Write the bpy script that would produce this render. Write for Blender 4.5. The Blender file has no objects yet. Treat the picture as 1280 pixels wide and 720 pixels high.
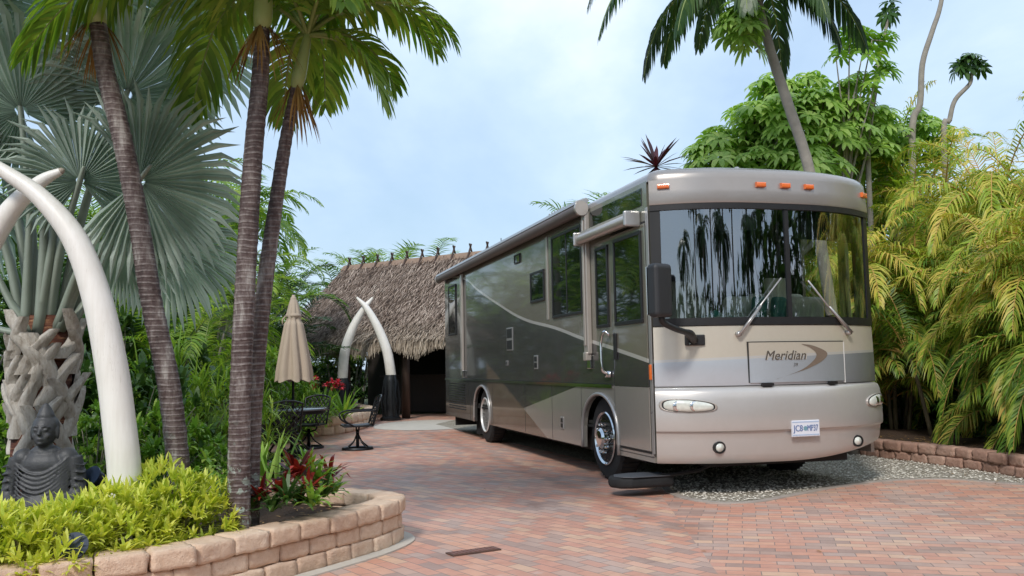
import bpy, bmesh, math, random
from mathutils import Vector, Matrix, Euler, noise
random.seed(7)
PI = math.pi
R = math.radians
sc = bpy.context.scene
COL = sc.collection

# ------------------------------------------------------------------ camera
F = 1110.0
CAM_H = 1.37
TH = math.atan(97.5 / F)
ROLL = R(1.03)
cam = bpy.data.cameras.new('camera')
cam.sensor_width = 36.0
cam.lens = 36.0 * F / 1280
cam.clip_end = 3000
camo = bpy.data.objects.new('camera', cam)
COL.objects.link(camo)
camo.location = (0, 0, CAM_H)
camo.rotation_euler = (Matrix.Rotation(R(90) + TH, 3, 'X') @ Matrix.Rotation(-ROLL, 3, 'Z')).to_euler()
sc.camera = camo

def ray(px, py):
    a = (px - 640) / F; b = (360 - py) / F
    a, b = a * math.cos(ROLL) + b * math.sin(ROLL), -a * math.sin(ROLL) + b * math.cos(ROLL)
    return Vector((a, math.cos(TH) - b * math.sin(TH), math.sin(TH) + b * math.cos(TH)))
def at(px, py, Y):          # the point of the world seen at that place of the photo, Y metres ahead
    d = ray(px, py); t = Y / d.y
    return Vector((d.x * t, Y, CAM_H + d.z * t))
def onz(px, py, z=0.0):
    d = ray(px, py); t = (z - CAM_H) / d.z
    return Vector((d.x * t, d.y * t, z))

# ------------------------------------------------------------------ mesh helpers
class MB:
    """collects geometry for ONE mesh object"""
    def __init__(s):
        s.v = []; s.f = []; s.mi = []
    def add(s, vs, fs, mi=0):
        n = len(s.v)
        s.v.extend([tuple(p) for p in vs])
        s.f.extend([tuple(i + n for i in q) for q in fs])
        s.mi.extend([mi] * len(fs))
    def box(s, c, size, rz=0.0, mi=0, m=None):
        x, y, z = [k / 2 for k in size]
        vs = [Vector((i * x, j * y, k * z)) for i in (-1, 1) for j in (-1, 1) for k in (-1, 1)]
        if m is None: m = Matrix.Rotation(rz, 4, 'Z')
        vs = [m @ p + Vector(c) for p in vs]
        s.add(vs, [(0, 1, 3, 2), (4, 6, 7, 5), (0, 4, 5, 1), (2, 3, 7, 6), (0, 2, 6, 4), (1, 5, 7, 3)], mi)
    def b2(s, lo, hi, mi=0):
        s.box([(a + b) / 2 for a, b in zip(lo, hi)], [abs(b - a) for a, b in zip(lo, hi)], 0, mi)
    def tube(s, pts, rad, n=8, cap=True, mi=0, squash=1.0):
        pts = [Vector(p) for p in pts]
        if not hasattr(rad, '__len__'): rad = [rad] * len(pts)
        vs = []; fs = []
        up = None
        for i, p in enumerate(pts):
            t = (pts[min(i + 1, len(pts) - 1)] - pts[max(i - 1, 0)]).normalized()
            if up is None:
                up = Vector((0, 0, 1)) if abs(t.z) < .9 else Vector((1, 0, 0))
            a = t.cross(up)
            if a.length < 1e-4: a = t.cross(Vector((0, 1, 0)))
            a.normalize(); b = a.cross(t).normalized(); up = b
            for k in range(n):
                w = 2 * PI * k / n
                vs.append(p + a * (math.cos(w) * rad[i]) + b * (math.sin(w) * rad[i] * squash))
        for i in range(len(pts) - 1):
            for k in range(n):
                k2 = (k + 1) % n
                fs.append((i * n + k, i * n + k2, (i + 1) * n + k2, (i + 1) * n + k))
        if cap:
            fs.append(tuple(range(n - 1, -1, -1)))
            fs.append(tuple(range((len(pts) - 1) * n, len(pts) * n)))
        s.add(vs, fs, mi)
    def lathe(s, prof, n=24, c=(0, 0, 0), m=None, mi=0):
        vs = []; fs = []
        m = m or Matrix.Identity(4)
        for r, z in prof:
            for k in range(n):
                w = 2 * PI * k / n
                vs.append(m @ Vector((r * math.cos(w), r * math.sin(w), z)) + Vector(c))
        for i in range(len(prof) - 1):
            for k in range(n):
                k2 = (k + 1) % n
                fs.append((i * n + k, i * n + k2, (i + 1) * n + k2, (i + 1) * n + k))
        if prof[0][0] > 1e-4: fs.append(tuple(range(n - 1, -1, -1)))
        if prof[-1][0] > 1e-4: fs.append(tuple(range((len(prof) - 1) * n, len(prof) * n)))
        s.add(vs, fs, mi)
    def prism(s, poly, axis, lo, hi, mi=0):
        """poly in the two other axes, extruded along axis ('x','y','z') from lo to hi"""
        n = len(poly)
        def P(p, h):
            return {'x': (h, p[0], p[1]), 'y': (p[0], h, p[1]), 'z': (p[0], p[1], h)}[axis]
        vs = [P(p, lo) for p in poly] + [P(p, hi) for p in poly]
        fs = [tuple(range(n)), tuple(range(2 * n - 1, n - 1, -1))]
        for i in range(n):
            j = (i + 1) % n
            fs.append((i, i + n, j + n, j))
        s.add(vs, fs, mi)
    def sheet(s, rows, mi=0, close=False):
        """rows of points -> grid"""
        n = len(rows[0]); vs = [p for r in rows for p in r]; fs = []
        for i in range(len(rows) - 1):
            for k in range(n if close else n - 1):
                k2 = (k + 1) % n
                fs.append((i * n + k, i * n + k2, (i + 1) * n + k2, (i + 1) * n + k))
        s.add(vs, fs, mi)
    def build(s, name, mats, parent=None, smooth=False, bevel=0, bseg=2, auto=None):
        me = bpy.data.meshes.new(name)
        me.from_pydata(s.v, [], s.f)
        if not isinstance(mats, (list, tuple)): mats = [mats]
        for m in mats: me.materials.append(m)
        if len(mats) > 1: me.polygons.foreach_set('material_index', s.mi)
        if smooth: me.polygons.foreach_set('use_smooth', [True] * len(me.polygons))
        me.update()
        if auto is not None:
            bm = bmesh.new(); bm.from_mesh(me)
            bmesh.ops.recalc_face_normals(bm, faces=bm.faces)
            for e in bm.edges:
                if len(e.link_faces) == 2 and e.calc_face_angle(0) > R(auto): e.smooth = False
            for f in bm.faces: f.smooth = True
            bm.to_mesh(me); bm.free()
        o = bpy.data.objects.new(name, me)
        COL.objects.link(o)
        if parent is not None: o.parent = parent
        if bevel:
            b = o.modifiers.new('bevel', 'BEVEL'); b.width = bevel; b.segments = bseg; b.limit_method = 'ANGLE'; b.angle_limit = R(40)
        return o

def tag(o, label=None, cat=None, group=None, kind=None):
    if label: o['label'] = label
    if cat: o['category'] = cat
    if group: o['group'] = group
    if kind: o['kind'] = kind
    return o
def empty(name, loc=(0, 0, 0), rz=0.0, scale=1.0):
    o = bpy.data.objects.new(name, None)
    COL.objects.link(o)
    o.location = loc; o.rotation_euler = (0, 0, rz); o.scale = (scale,) * 3
    o.empty_display_size = .2
    return o
def copy_tree(o, parent=None):
    c = o.copy(); COL.objects.link(c)
    if parent is not None: c.parent = parent
    for ch in list(o.children): copy_tree(ch, c)
    return c
def spline(pts, n):
    """Catmull-Rom through pts"""
    pts = [Vector(p) for p in pts]
    P = [pts[0] * 2 - pts[1]] + pts + [pts[-1] * 2 - pts[-2]]
    out = []
    m = len(pts) - 1
    for i in range(n + 1):
        u = i / n * m; k = min(int(u), m - 1); t = u - k
        a, b, c, d = P[k:k + 4]
        out.append(.5 * ((2 * b) + (c - a) * t + (2 * a - 5 * b + 4 * c - d) * t * t + (3 * b - a - 3 * c + d) * t ** 3))
    return out
def U(a, b): return random.uniform(a, b)

# ------------------------------------------------------------------ materials
class NT:
    def __init__(s, name):
        s.m = bpy.data.materials.new(name); s.m.use_nodes = True
        s.t = s.m.node_tree; s.t.nodes.clear()
        s.out = s.t.nodes.new('ShaderNodeOutputMaterial')
    def n(s, typ, **kw):
        d = s.t.nodes.new('ShaderNode' + typ)
        for k, v in kw.items():
            if k.startswith('i_'):
                key = k[2:].replace('_', ' ')
                d.inputs[key].default_value = v
            else: setattr(d, k, v)
        return d
    def l(s, a, b): s.t.links.new(a, b)
    def ramp(s, fac, stops, interp='LINEAR'):
        r = s.t.nodes.new('ShaderNodeValToRGB'); r.color_ramp.interpolation = interp
        e = r.color_ramp.elements
        while len(e) > 1: e.remove(e[0])
        e[0].position = stops[0][0]; e[0].color = (*stops[0][1], 1)
        for p, c in stops[1:]:
            x = e.new(p); x.color = (*c, 1)
        s.l(fac, r.inputs[0]); return r.outputs[0]
    def coord(s, kind='Object'):
        return s.n('TexCoord').outputs[kind]
    def noise(s, scale, detail=4, rough=.55, vec=None, dist=0.0):
        d = s.n('TexNoise'); d.inputs['Scale'].default_value = scale; d.inputs['Detail'].default_value = detail
        d.inputs['Roughness'].default_value = rough; d.inputs['Distortion'].default_value = dist
        s.l(vec if vec is not None else s.coord(), d.inputs['Vector']); return d.outputs['Fac']
    def mix(s, fac, a, b, mode='MIX'):
        d = s.n('Mix', data_type='RGBA', blend_type=mode)
        for sock, v in ((d.inputs[0], fac), (d.inputs[6], a), (d.inputs[7], b)):
            if isinstance(v, bpy.types.NodeSocket): s.l(v, sock)
            elif isinstance(v, tuple): sock.default_value = (*v[:3], 1)
            else: sock.default_value = v
        return d.outputs[2]
    def math(s, op, a, b=0.0, c=0.0, clamp=False):
        d = s.n('Math', operation=op, use_clamp=clamp)
        for sock, v in zip(d.inputs, (a, b, c)):
            if isinstance(v, bpy.types.NodeSocket): s.l(v, sock)
            else: sock.default_value = v
        return d.outputs[0]
    def bump(s, h, strength=.3, dist=.01, normal=None):
        b = s.n('Bump'); b.inputs['Strength'].default_value = strength; b.inputs['Distance'].default_value = dist
        s.l(h, b.inputs['Height'])
        if normal: s.l(normal, b.inputs['Normal'])
        return b.outputs[0]
    def bsdf(s, color, rough=.5, metal=0.0, normal=None, spec=.5, coat=0.0, coatr=.05, **kw):
        p = s.n('BsdfPrincipled')
        for key, v in (('Base Color', color), ('Roughness', rough), ('Metallic', metal), ('Specular IOR Level', spec),
                       ('Coat Weight', coat), ('Coat Roughness', coatr)):
            k = p.inputs[key]
            if isinstance(v, bpy.types.NodeSocket): s.l(v, k)
            elif isinstance(v, tuple): k.default_value = (*v[:3], 1)
            else: k.default_value = v
        if normal: s.l(normal, p.inputs['Normal'])
        return p
    def done(s, sh):
        s.l(sh.outputs[0] if hasattr(sh, 'outputs') else sh, s.out.inputs[0]); return s.m

def plain(name, col, rough=.5, metal=0.0, spec=.5, coat=0.0, var=.12, scale=6.0, bump=0.0, bs=40.0):
    t = NT(name)
    n = t.noise(scale, 5)
    c = t.mix(n, tuple(k * (1 - var) for k in col), tuple(min(1, k * (1 + var)) for k in col))
    nm = t.bump(t.noise(bs, 4), bump, .01) if bump else None
    r = t.math('MULTIPLY_ADD', n, .16, rough - .08)
    return t.done(t.bsdf(c, r, metal, nm, spec, coat))

def leafmat(name, stops, rough=.5, trans=.28, nscale=.8, nw=.45, spec=.35, tcol=(1.15, 1.25, .55)):
    """leaf colour varies from leaf to leaf and in drifts through the crown"""
    t = NT(name)
    g = t.n('NewGeometry')
    obj = t.n('ObjectInfo')
    pos = t.n('VectorMath', operation='ADD'); t.l(g.outputs['Position'], pos.inputs[0]); pos.inputs[1].default_value = (0, 0, 0)
    ns = t.noise(nscale, 3, .6, pos.outputs[0])
    f = t.math('MULTIPLY', g.outputs['Random Per Island'], 1 - nw)
    f = t.math('MULTIPLY_ADD', t.math('MULTIPLY_ADD', ns, 2.0, -.5, True), nw, f)
    f = t.math('ADD', f, t.math('MULTIPLY_ADD', obj.outputs['Random'], .16, -.08), 0, True)
    c = t.ramp(f, stops)
    p = t.bsdf(c, rough, 0, None, spec)
    tr = t.n('BsdfTranslucent')
    t.l(t.mix(1.0, c, tcol, 'MULTIPLY'), tr.inputs[0])
    mx = t.n('MixShader'); mx.inputs[0].default_value = trans
    t.l(p.outputs[0], mx.inputs[1]); t.l(tr.outputs[0], mx.inputs[2])
    return t.done(mx)

M = {}
M['leaf_palm'] = leafmat('palm_leaf', [(0, (.05, .12, .02)), (.4, (.14, .27, .035)), (.75, (.31, .44, .06)), (1, (.50, .55, .10))], .38, .42)
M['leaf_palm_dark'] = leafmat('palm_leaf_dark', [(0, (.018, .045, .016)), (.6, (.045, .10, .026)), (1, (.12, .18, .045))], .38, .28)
M['leaf_areca'] = leafmat('areca_leaf', [(0, (.03, .085, .012)), (.4, (.12, .24, .03)), (.62, (.30, .38, .05)), (.8, (.52, .42, .09)), (1, (.55, .28, .07))], .42, .38, .55, .55)
M['leaf_areca_top'] = leafmat('areca_leaf_gold', [(0, (.10, .22, .03)), (.35, (.34, .46, .05)), (.65, (.68, .56, .12)), (1, (.70, .36, .10))], .42, .38, .5, .5)
M['leaf_schef'] = leafmat('umbrella_leaf', [(0, (.14, .28, .05)), (.5, (.34, .52, .12)), (1, (.58, .70, .22))], .4, .42)
M['leaf_shrub'] = leafmat('shrub_leaf', [(0, (.08, .20, .025)), (.5, (.23, .41, .06)), (1, (.50, .60, .12))], .4, .40, 1.5)
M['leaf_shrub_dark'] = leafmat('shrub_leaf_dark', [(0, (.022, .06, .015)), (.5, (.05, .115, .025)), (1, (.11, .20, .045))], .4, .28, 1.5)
M['leaf_lime'] = leafmat('lime_leaf', [(0, (.30, .44, .05)), (.3, (.58, .66, .10)), (.7, (.82, .82, .20)), (1, (.88, .86, .36))], .45, .45, 3, .4, .3, (1.1, 1.1, .5))
M['leaf_blue'] = leafmat('silver_fan_leaf', [(0, (.25, .32, .275)), (.5, (.42, .50, .445)), (1, (.60, .67, .62))], .5, .36, 1.2, .3, .35, (.9, 1.1, .8))
M['leaf_red'] = leafmat('red_leaf', [(0, (.05, .012, .012)), (.4, (.20, .02, .015)), (.75, (.42, .05, .03)), (1, (.55, .16, .06))], .4, .25, 4, .4, .4, (1.3, .7, .5))
M['leaf_maroon'] = leafmat('maroon_leaf', [(0, (.03, .008, .014)), (1, (.12, .03, .04))], .4, .2, 4, .4, .4, (1.3, .7, .6))
M['leaf_bright'] = leafmat('bright_blade', [(0, (.10, .22, .03)), (.6, (.25, .42, .06)), (1, (.42, .55, .14))], .4, .32, 3)
M['leaf_dry'] = leafmat('dry_leaf', [(0, (.16, .08, .02)), (.6, (.38, .22, .07)), (1, (.5, .34, .14))], .6, .25, 3, .4, .3, (1.1, .9, .6))
M['flower_pink'] = leafmat('pink_petal', [(0, (.55, .03, .06)), (1, (.8, .12, .16))], .5, .3, 4, .4, .3, (1.2, .6, .6))
M['stem_green'] = plain('stem_green', (.19, .25, .07), .45, var=.3, scale=3)
M['stem_orange'] = plain('stem_orange', (.42, .25, .07), .45, var=.35, scale=3)
M['petiole_blue'] = plain('petiole_silver', (.23, .27, .22), .5, var=.2, scale=4)
M['shaft'] = plain('crown_shaft', (.30, .38, .14), .4, var=.2, scale=5)
M['bark_pale'] = plain('pale_bark', (.27, .245, .21), .85, var=.35, scale=9, bump=.5, bs=30)
M['black_metal'] = plain('black_metal', (.012, .013, .015), .35, .3, .5, var=.3)
M['table_glass'] = plain('table_top', (.10, .13, .15), .12, 0, .8, var=.1)
M['canvas'] = plain('tan_canvas', (.42, .34, .26), .85, var=.08, scale=5, bump=.15, bs=200)
M['dark_wood'] = plain('dark_wood', (.055, .03, .02), .6, var=.3, scale=7, bump=.3)
M['black_stone'] = plain('dark_volcanic_stone', (.052, .053, .057), .5, 0, .5, var=.35, scale=16, bump=.35, bs=90)
def tusk_mat():
    t = NT('aged_ivory')
    c = t.coord('Object')
    n = t.noise(2.2, 6, .6, c)
    mp = t.n('Mapping'); mp.inputs['Scale'].default_value = (18, 18, 1.2); t.l(c, mp.inputs[0])
    n2 = t.noise(2.0, 5, .6, mp.outputs[0])
    col = t.ramp(t.math('MULTIPLY_ADD', n2, .5, t.math('MULTIPLY', n, .5)), [(0, (.55, .50, .44)), (.4, (.72, .69, .64)), (.6, (.79, .77, .73)), (1, (.84, .83, .80))])
    s = t.n('SeparateXYZ'); t.l(c, s.inputs[0])
    grime = t.ramp(t.math('MULTIPLY_ADD', t.noise(9, 5, .7, c), .5, s.outputs[2]), [(.15, (1, 1, 1)), (.75, (0, 0, 0))])
    col = t.mix(t.math('MULTIPLY', grime, .55), col, (.36, .31, .24))
    m3 = t.n('Mapping'); m3.inputs['Scale'].default_value = (30, 30, 2.0); t.l(c, m3.inputs[0])
    crack = t.ramp(t.noise(1.4, 3, .6, m3.outputs[0], .8), [(.485, (0, 0, 0)), (.5, (1, 1, 1)), (.515, (0, 0, 0))])
    col = t.mix(t.math('MULTIPLY', crack, t.math('MULTIPLY', .35, t.math('GREATER_THAN', t.noise(1.6, 2, .5, c), .52))), col, (.42, .38, .32))
    return t.done(t.bsdf(col, .42, 0, t.bump(n2, .12, .01), .5))
M['tusk'] = tusk_mat()

def ringed_bark():
    t = NT('ringed_palm_bark')
    c = t.coord('Object')
    sep = t.n('SeparateXYZ'); t.l(c, sep.inputs[0])
    wob = t.noise(5, 3, .5, c)
    z = t.math('MULTIPLY_ADD', wob, .035, sep.outputs[2])
    w = t.math('FRACT', t.math('MULTIPLY_ADD', t.noise(2.2, 2, .5, c), 1.6, t.math('MULTIPLY', z, 1 / .042)))
    w2 = t.math('FRACT', t.math('MULTIPLY', z, 1 / .0275))
    ring = t.ramp(w, [(0, (.9, .9, .9)), (.18, (.6, .6, .6)), (.32, (0, 0, 0)), (.9, (.05, .05, .05)), (1, (.9, .9, .9))])
    ring2 = t.ramp(w2, [(0, (.55, .55, .55)), (.3, (0, 0, 0)), (1, (.2, .2, .2))])
    mp = t.n('Mapping'); mp.inputs['Scale'].default_value = (3, 3, .8); t.l(c, mp.inputs[0])
    n = t.noise(4, 5, .65, mp.outputs[0])
    base = t.ramp(n, [(.32, (.034, .019, .017)), (.48, (.066, .040, .037)), (.58, (.13, .10, .092)), (.68, (.29, .265, .245))])
    n3 = t.noise(30, 3, .6, c)
    col = t.mix(t.math('MULTIPLY', t.math('MAXIMUM', ring, ring2), t.math('MULTIPLY_ADD', n3, 2.2, -.75, True)), base, (.36, .32, .30))
    mss = t.math('MULTIPLY', t.math('GREATER_THAN', t.noise(13, 4, .7, c), .58), t.ramp(sep.outputs[2], [(0, (1, 1, 1)), (.9, (0, 0, 0))]))
    col = t.mix(mss, col, (.34, .42, .36))
    return t.done(t.bsdf(col, .62, 0, t.bump(t.math('ADD', ring, t.math('MULTIPLY', n3, .4)), .5, .012), .4))
M['ringed'] = ringed_bark()

def stone_block(name, cols, bs=22):
    t = NT(name)
    c = t.coord('Object'); g = t.n('NewGeometry')
    n = t.noise(7, 6, .65, c)
    f = t.math('MULTIPLY_ADD', g.outputs['Random Per Island'], .45, t.math('MULTIPLY_ADD', n, .9, -.2), True)
    col = t.ramp(f, cols)
    n2 = t.noise(bs, 6, .7, c)
    col = t.mix(t.math('MULTIPLY_ADD', n2, 2.4, -.9, True), t.mix(1.0, col, (.86, .80, .75), 'MULTIPLY'), col)
    return t.done(t.bsdf(col, .92, 0, t.bump(t.math('ADD', n2, t.math('MULTIPLY', t.noise(90, 4), .35)), .8, .02), .25))
M['block_tan'] = stone_block('tan_block', [(0, (.58, .41, .31)), (.4, (.72, .54, .41)), (.7, (.80, .63, .49)), (1, (.84, .70, .57))])
M['block_red'] = stone_block('reddish_block', [(0, (.26, .16, .12)), (.5, (.44, .28, .22)), (1, (.58, .42, .34))])

# ------------------------------------------------------------------ world and sun (bright overcast)
SUN_EL, SUN_AZ = R(43), R(200)       # azimuth measured clockwise from +Y
w = bpy.data.worlds.new('World'); sc.world = w; w.use_nodes = True
nt = w.node_tree; nt.nodes.clear()
class WN(NT):
    def __init__(s): s.t = nt
W = WN()
sky = W.n('TexSky', sky_type='NISHITA', sun_disc=False, sun_elevation=SUN_EL, sun_rotation=SUN_AZ, air_density=1.2, dust_density=1.5, ozone_density=1.2)
tc = W.n('TexCoord').outputs['Generated']
sp = W.n('SeparateXYZ'); W.l(tc, sp.inputs[0])
den = W.math('MAXIMUM', W.math('ADD', sp.outputs[2], .22), .08)
u = W.math('DIVIDE', sp.outputs[0], den); v = W.math('DIVIDE', sp.outputs[1], den)
cb = W.n('CombineXYZ'); W.l(u, cb.inputs[0]); W.l(v, cb.inputs[1])
mp = W.n('Mapping'); mp.inputs['Scale'].default_value = (1.0, .55, 1); mp.inputs['Location'].default_value = (1.7, .4, 0); W.l(cb.outputs[0], mp.inputs[0])
n1 = W.noise(.62, 7, .55, mp.outputs[0], .3)
n2 = W.noise(1.9, 6, .6, mp.outputs[0], .2)
side = W.math('MULTIPLY', W.math('DIVIDE', sp.outputs[0], W.math('MAXIMUM', W.math('ABSOLUTE', sp.outputs[1]), .2)), .55)   # the cloud bank is thicker to the right
cl = W.math('ADD', W.math('MULTIPLY_ADD', n2, .3, W.math('MULTIPLY', n1, 1.1)), W.math('MULTIPLY_ADD', W.math('MINIMUM', W.math('MAXIMUM', side, -.3), .32), .30, -.02))
cm = W.ramp(cl, [(.46, (.55, .55, .55)), (.66, (.80, .80, .80)), (.84, (1, 1, 1))])
CLOUD_LO, CLOUD_HI = (6.2, 7.6, 9.2), (10.4, 10.9, 11.4)
cc = W.ramp(cl, [(.5, (.32, .425, .55)), (.72, (.455, .555, .67)), (.90, (.66, .70, .76)), (1.0, (.78, .79, .81))])
cs = W.mix(1.0, cc, (9.9, 10.2, 10.6), 'MULTIPLY')
col = W.mix(cm, sky.outputs[0], cs)
bg = W.n('Background'); W.l(col, bg.inputs[0]); bg.inputs[1].default_value = .095
wo = W.n('OutputWorld'); W.l(bg.outputs[0], wo.inputs[0])

sd = bpy.data.lights.new('sun', 'SUN'); sd.energy = 1.5; sd.angle = R(10); sd.color = (1, .955, .89)
so = bpy.data.objects.new('sun', sd); COL.objects.link(so)
dirv = Vector((math.sin(SUN_AZ) * math.cos(SUN_EL), math.cos(SUN_AZ) * math.cos(SUN_EL), math.sin(SUN_EL)))
so.rotation_euler = dirv.to_track_quat('Z', 'Y').to_euler()
so.location = (0, 0, 30)
sc.view_settings.view_transform = 'Standard'; sc.view_settings.look = 'None'
sc.view_settings.exposure = .80; sc.view_settings.gamma = 1.0
sc.view_settings.use_curve_mapping = False
sc.render.film_transparent = False
sc.cycles.max_bounces = 8; sc.cycles.transparent_max_bounces = 8
# ------------------------------------------------------------------ ground
def paver_mat():
    t = NT('brick_pavers')
    c = t.coord('Object')
    mp = t.n('Mapping'); mp.inputs['Rotation'].default_value = (0, 0, R(14)); t.l(c, mp.inputs[0])
    wn = t.n('TexNoise'); wn.inputs['Scale'].default_value = .35; t.l(c, wn.inputs['Vector'])
    wv = t.n('VectorMath', operation='MULTIPLY_ADD'); t.l(wn.outputs['Color'], wv.inputs[0]); wv.inputs[1].default_value = (.25, .25, 0); t.l(mp.outputs[0], wv.inputs[2])
    b = t.n('TexBrick', offset=.5, squash=1.0)
    for k, v in (('Scale', 1.0), ('Brick Width', .225), ('Row Height', .1125), ('Mortar Size', .0035), ('Mortar Smooth', .3), ('Bias', 0.0)): b.inputs[k].default_value = v
    b.inputs['Color1'].default_value = (0, 0, 0, 1); b.inputs['Color2'].default_value = (1, 1, 1, 1); b.inputs['Mortar'].default_value = (.5, .5, .5, 1)
    # the field is laid on the diagonal, the stretch in front of the coach square to it
    m45 = t.n('Mapping'); m45.inputs['Rotation'].default_value = (0, 0, R(38)); t.l(wv.outputs[0], m45.inputs[0])
    sx = t.n('SeparateXYZ'); t.l(c, sx.inputs[0])
    sel = t.math('GREATER_THAN', t.math('MULTIPLY_ADD', sx.outputs[1], -.06, sx.outputs[0]), .95)
    vm = t.n('Mix', data_type='VECTOR'); t.l(sel, vm.inputs[0]); t.l(m45.outputs[0], vm.inputs[4]); t.l(wv.outputs[0], vm.inputs[5])
    t.l(vm.outputs[1], b.inputs['Vector'])
    rnd = b.outputs['Color']
    cols = t.ramp(rnd, [(0, (.33, .26, .24)), (.07, (.40, .32, .29)), (.18, (.52, .29, .225)), (.34, (.57, .32, .24)), (.5, (.62, .39, .29)), (.66, (.50, .38, .33)), (.80, (.62, .47, .35)), (.86, (.56, .31, .24)), (.95, (.43, .37, .35))], 'CONSTANT')
    cols = t.mix(.16, cols, (.60, .425, .34))
    cols = t.mix(1.0, cols, (1.22, 1.08, .99), 'MULTIPLY')
    n = t.noise(9, 6, .7, c)
    cols = t.mix(t.math('MULTIPLY_ADD', n, 1.4, -.45, True), t.mix(1.0, cols, (.74, .68, .66), 'MULTIPLY'), cols)
    big = t.noise(.45, 5, .6, c)
    cols = t.mix(t.math('MULTIPLY_ADD', big, 1.8, -.75, True), cols, t.mix(.45, cols, (.62, .54, .49)))       # paler worn drifts
    st = t.noise(.9, 6, .65, c, .6)
    stain = t.ramp(st, [(.60, (0, 0, 0)), (.69, (1, 1, 1))])
    cols = t.mix(t.math('MULTIPLY', stain, .7), cols, t.mix(1.0, cols, (.70, .60, .55), 'MULTIPLY'))
    eff = t.ramp(t.noise(2.6, 6, .7, c, .5), [(.60, (0, 0, 0)), (.70, (1, 1, 1))])
    cols = t.mix(t.math('MULTIPLY', eff, .4), cols, (.56, .52, .47))
    # tyre and drip marks beside the coach: dark streaks in the brick
    sep = t.n('SeparateXYZ'); t.l(c, sep.inputs[0])
    d = t.math('ABSOLUTE', t.math('SUBTRACT', t.math('MULTIPLY_ADD', sep.outputs[1], .286, sep.outputs[0]), 3.55))
    dn = t.math('MULTIPLY_ADD', t.noise(1.7, 5, .7, c), .9, d)
    drip = t.ramp(dn, [(.42, (1, 1, 1)), (.66, (0, 0, 0))])
    drip = t.math('MULTIPLY', drip, t.math('GREATER_THAN', sep.outputs[1], 7.2))
    cols = t.mix(t.math('MULTIPLY', drip, .5), cols, t.mix(1.0, cols, (.52, .45, .41), 'MULTIPLY'))
    # rubber scuffs curving away from the front wheel
    m2 = t.n('Mapping'); m2.inputs['Rotation'].default_value = (0, 0, R(-62)); m2.inputs['Scale'].default_value = (.35, 3.2, 1); t.l(c, m2.inputs[0])
    sc2 = t.ramp(t.noise(1.1, 5, .6, m2.outputs[0], .4), [(.56, (0, 0, 0)), (.66, (1, 1, 1))])
    cols = t.mix(t.math('MULTIPLY', sc2, .35), cols, t.mix(1.0, cols, (.58, .54, .52), 'MULTIPLY'))
    dots = t.ramp(t.noise(5.5, 3, .6, c), [(.70, (0, 0, 0)), (.73, (1, 1, 1))])
    cols = t.mix(t.math('MULTIPLY', dots, .5), cols, t.mix(1.0, cols, (.35, .31, .29), 'MULTIPLY'))
    mort = t.mix(b.outputs['Fac'], cols, (.20, .165, .15))
    rough = t.math('MULTIPLY_ADD', t.noise(.6, 4, .6, c), -.62, .78)
    rough = t.math('MULTIPLY_ADD', n, .22, rough, True)
    h = t.math('SUBTRACT', t.math('MULTIPLY', n, .25), b.outputs['Fac'])
    h = t.math('MULTIPLY_ADD', rnd, .25, h)
    return t.done(t.bsdf(mort, rough, 0, t.bump(h, .55, .006), .5))
M['pavers'] = paver_mat()
def soil_mat(name, a, b, bs=30):
    t = NT(name); c = t.coord('Object')
    n = t.noise(bs, 6, .75, c); n2 = t.noise(1.2, 4, .6, c)
    f = t.math('MULTIPLY_ADD', n2, .4, t.math('MULTIPLY', n, .75), True)
    return t.done(t.bsdf(t.ramp(f, [(.3, a), (.75, b)]), .95, 0, t.bump(n, .9, .03), .2))
M['soil'] = soil_mat('bed_soil', (.018, .011, .007), (.10, .065, .045))
M['lawn'] = soil_mat('garden_ground', (.02, .03, .01), (.09, .10, .045), 12)
def gravel_mat():
    t = NT('gravel'); c = t.coord('Object')
    v = t.n('TexVoronoi', feature='F1'); v.inputs['Scale'].default_value = 38; v.inputs['Randomness'].default_value = 1; t.l(c, v.inputs['Vector'])
    s = t.n('SeparateColor'); t.l(v.outputs['Color'], s.inputs[0])
    col = t.ramp(s.outputs[0], [(0, (.42, .38, .32)), (.3, (.54, .495, .43)), (.6, (.64, .60, .52)), (.85, (.72, .68, .61)), (1, (.8, .77, .71))], 'CONSTANT')
    n = t.noise(1.3, 4, .6, c)
    col = t.mix(t.math('MULTIPLY_ADD', n, 1.6, -.6, True), t.mix(1.0, col, (.7, .68, .64), 'MULTIPLY'), col)
    dist = v.outputs['Distance']
    col = t.mix(t.ramp(dist, [(.35, (0, 0, 0)), (.62, (1, 1, 1))]), col, t.mix(1.0, col, (.62, .60, .57), 'MULTIPLY'))
    return t.done(t.bsdf(col, .9, 0, t.bump(t.math('MULTIPLY', dist, -1), 1.0, .02), .3))
M['gravel'] = gravel_mat()
M['concrete'] = plain('pale_concrete', (.50, .46, .40), .9, var=.16, scale=4, bump=.4, bs=70)

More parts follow.
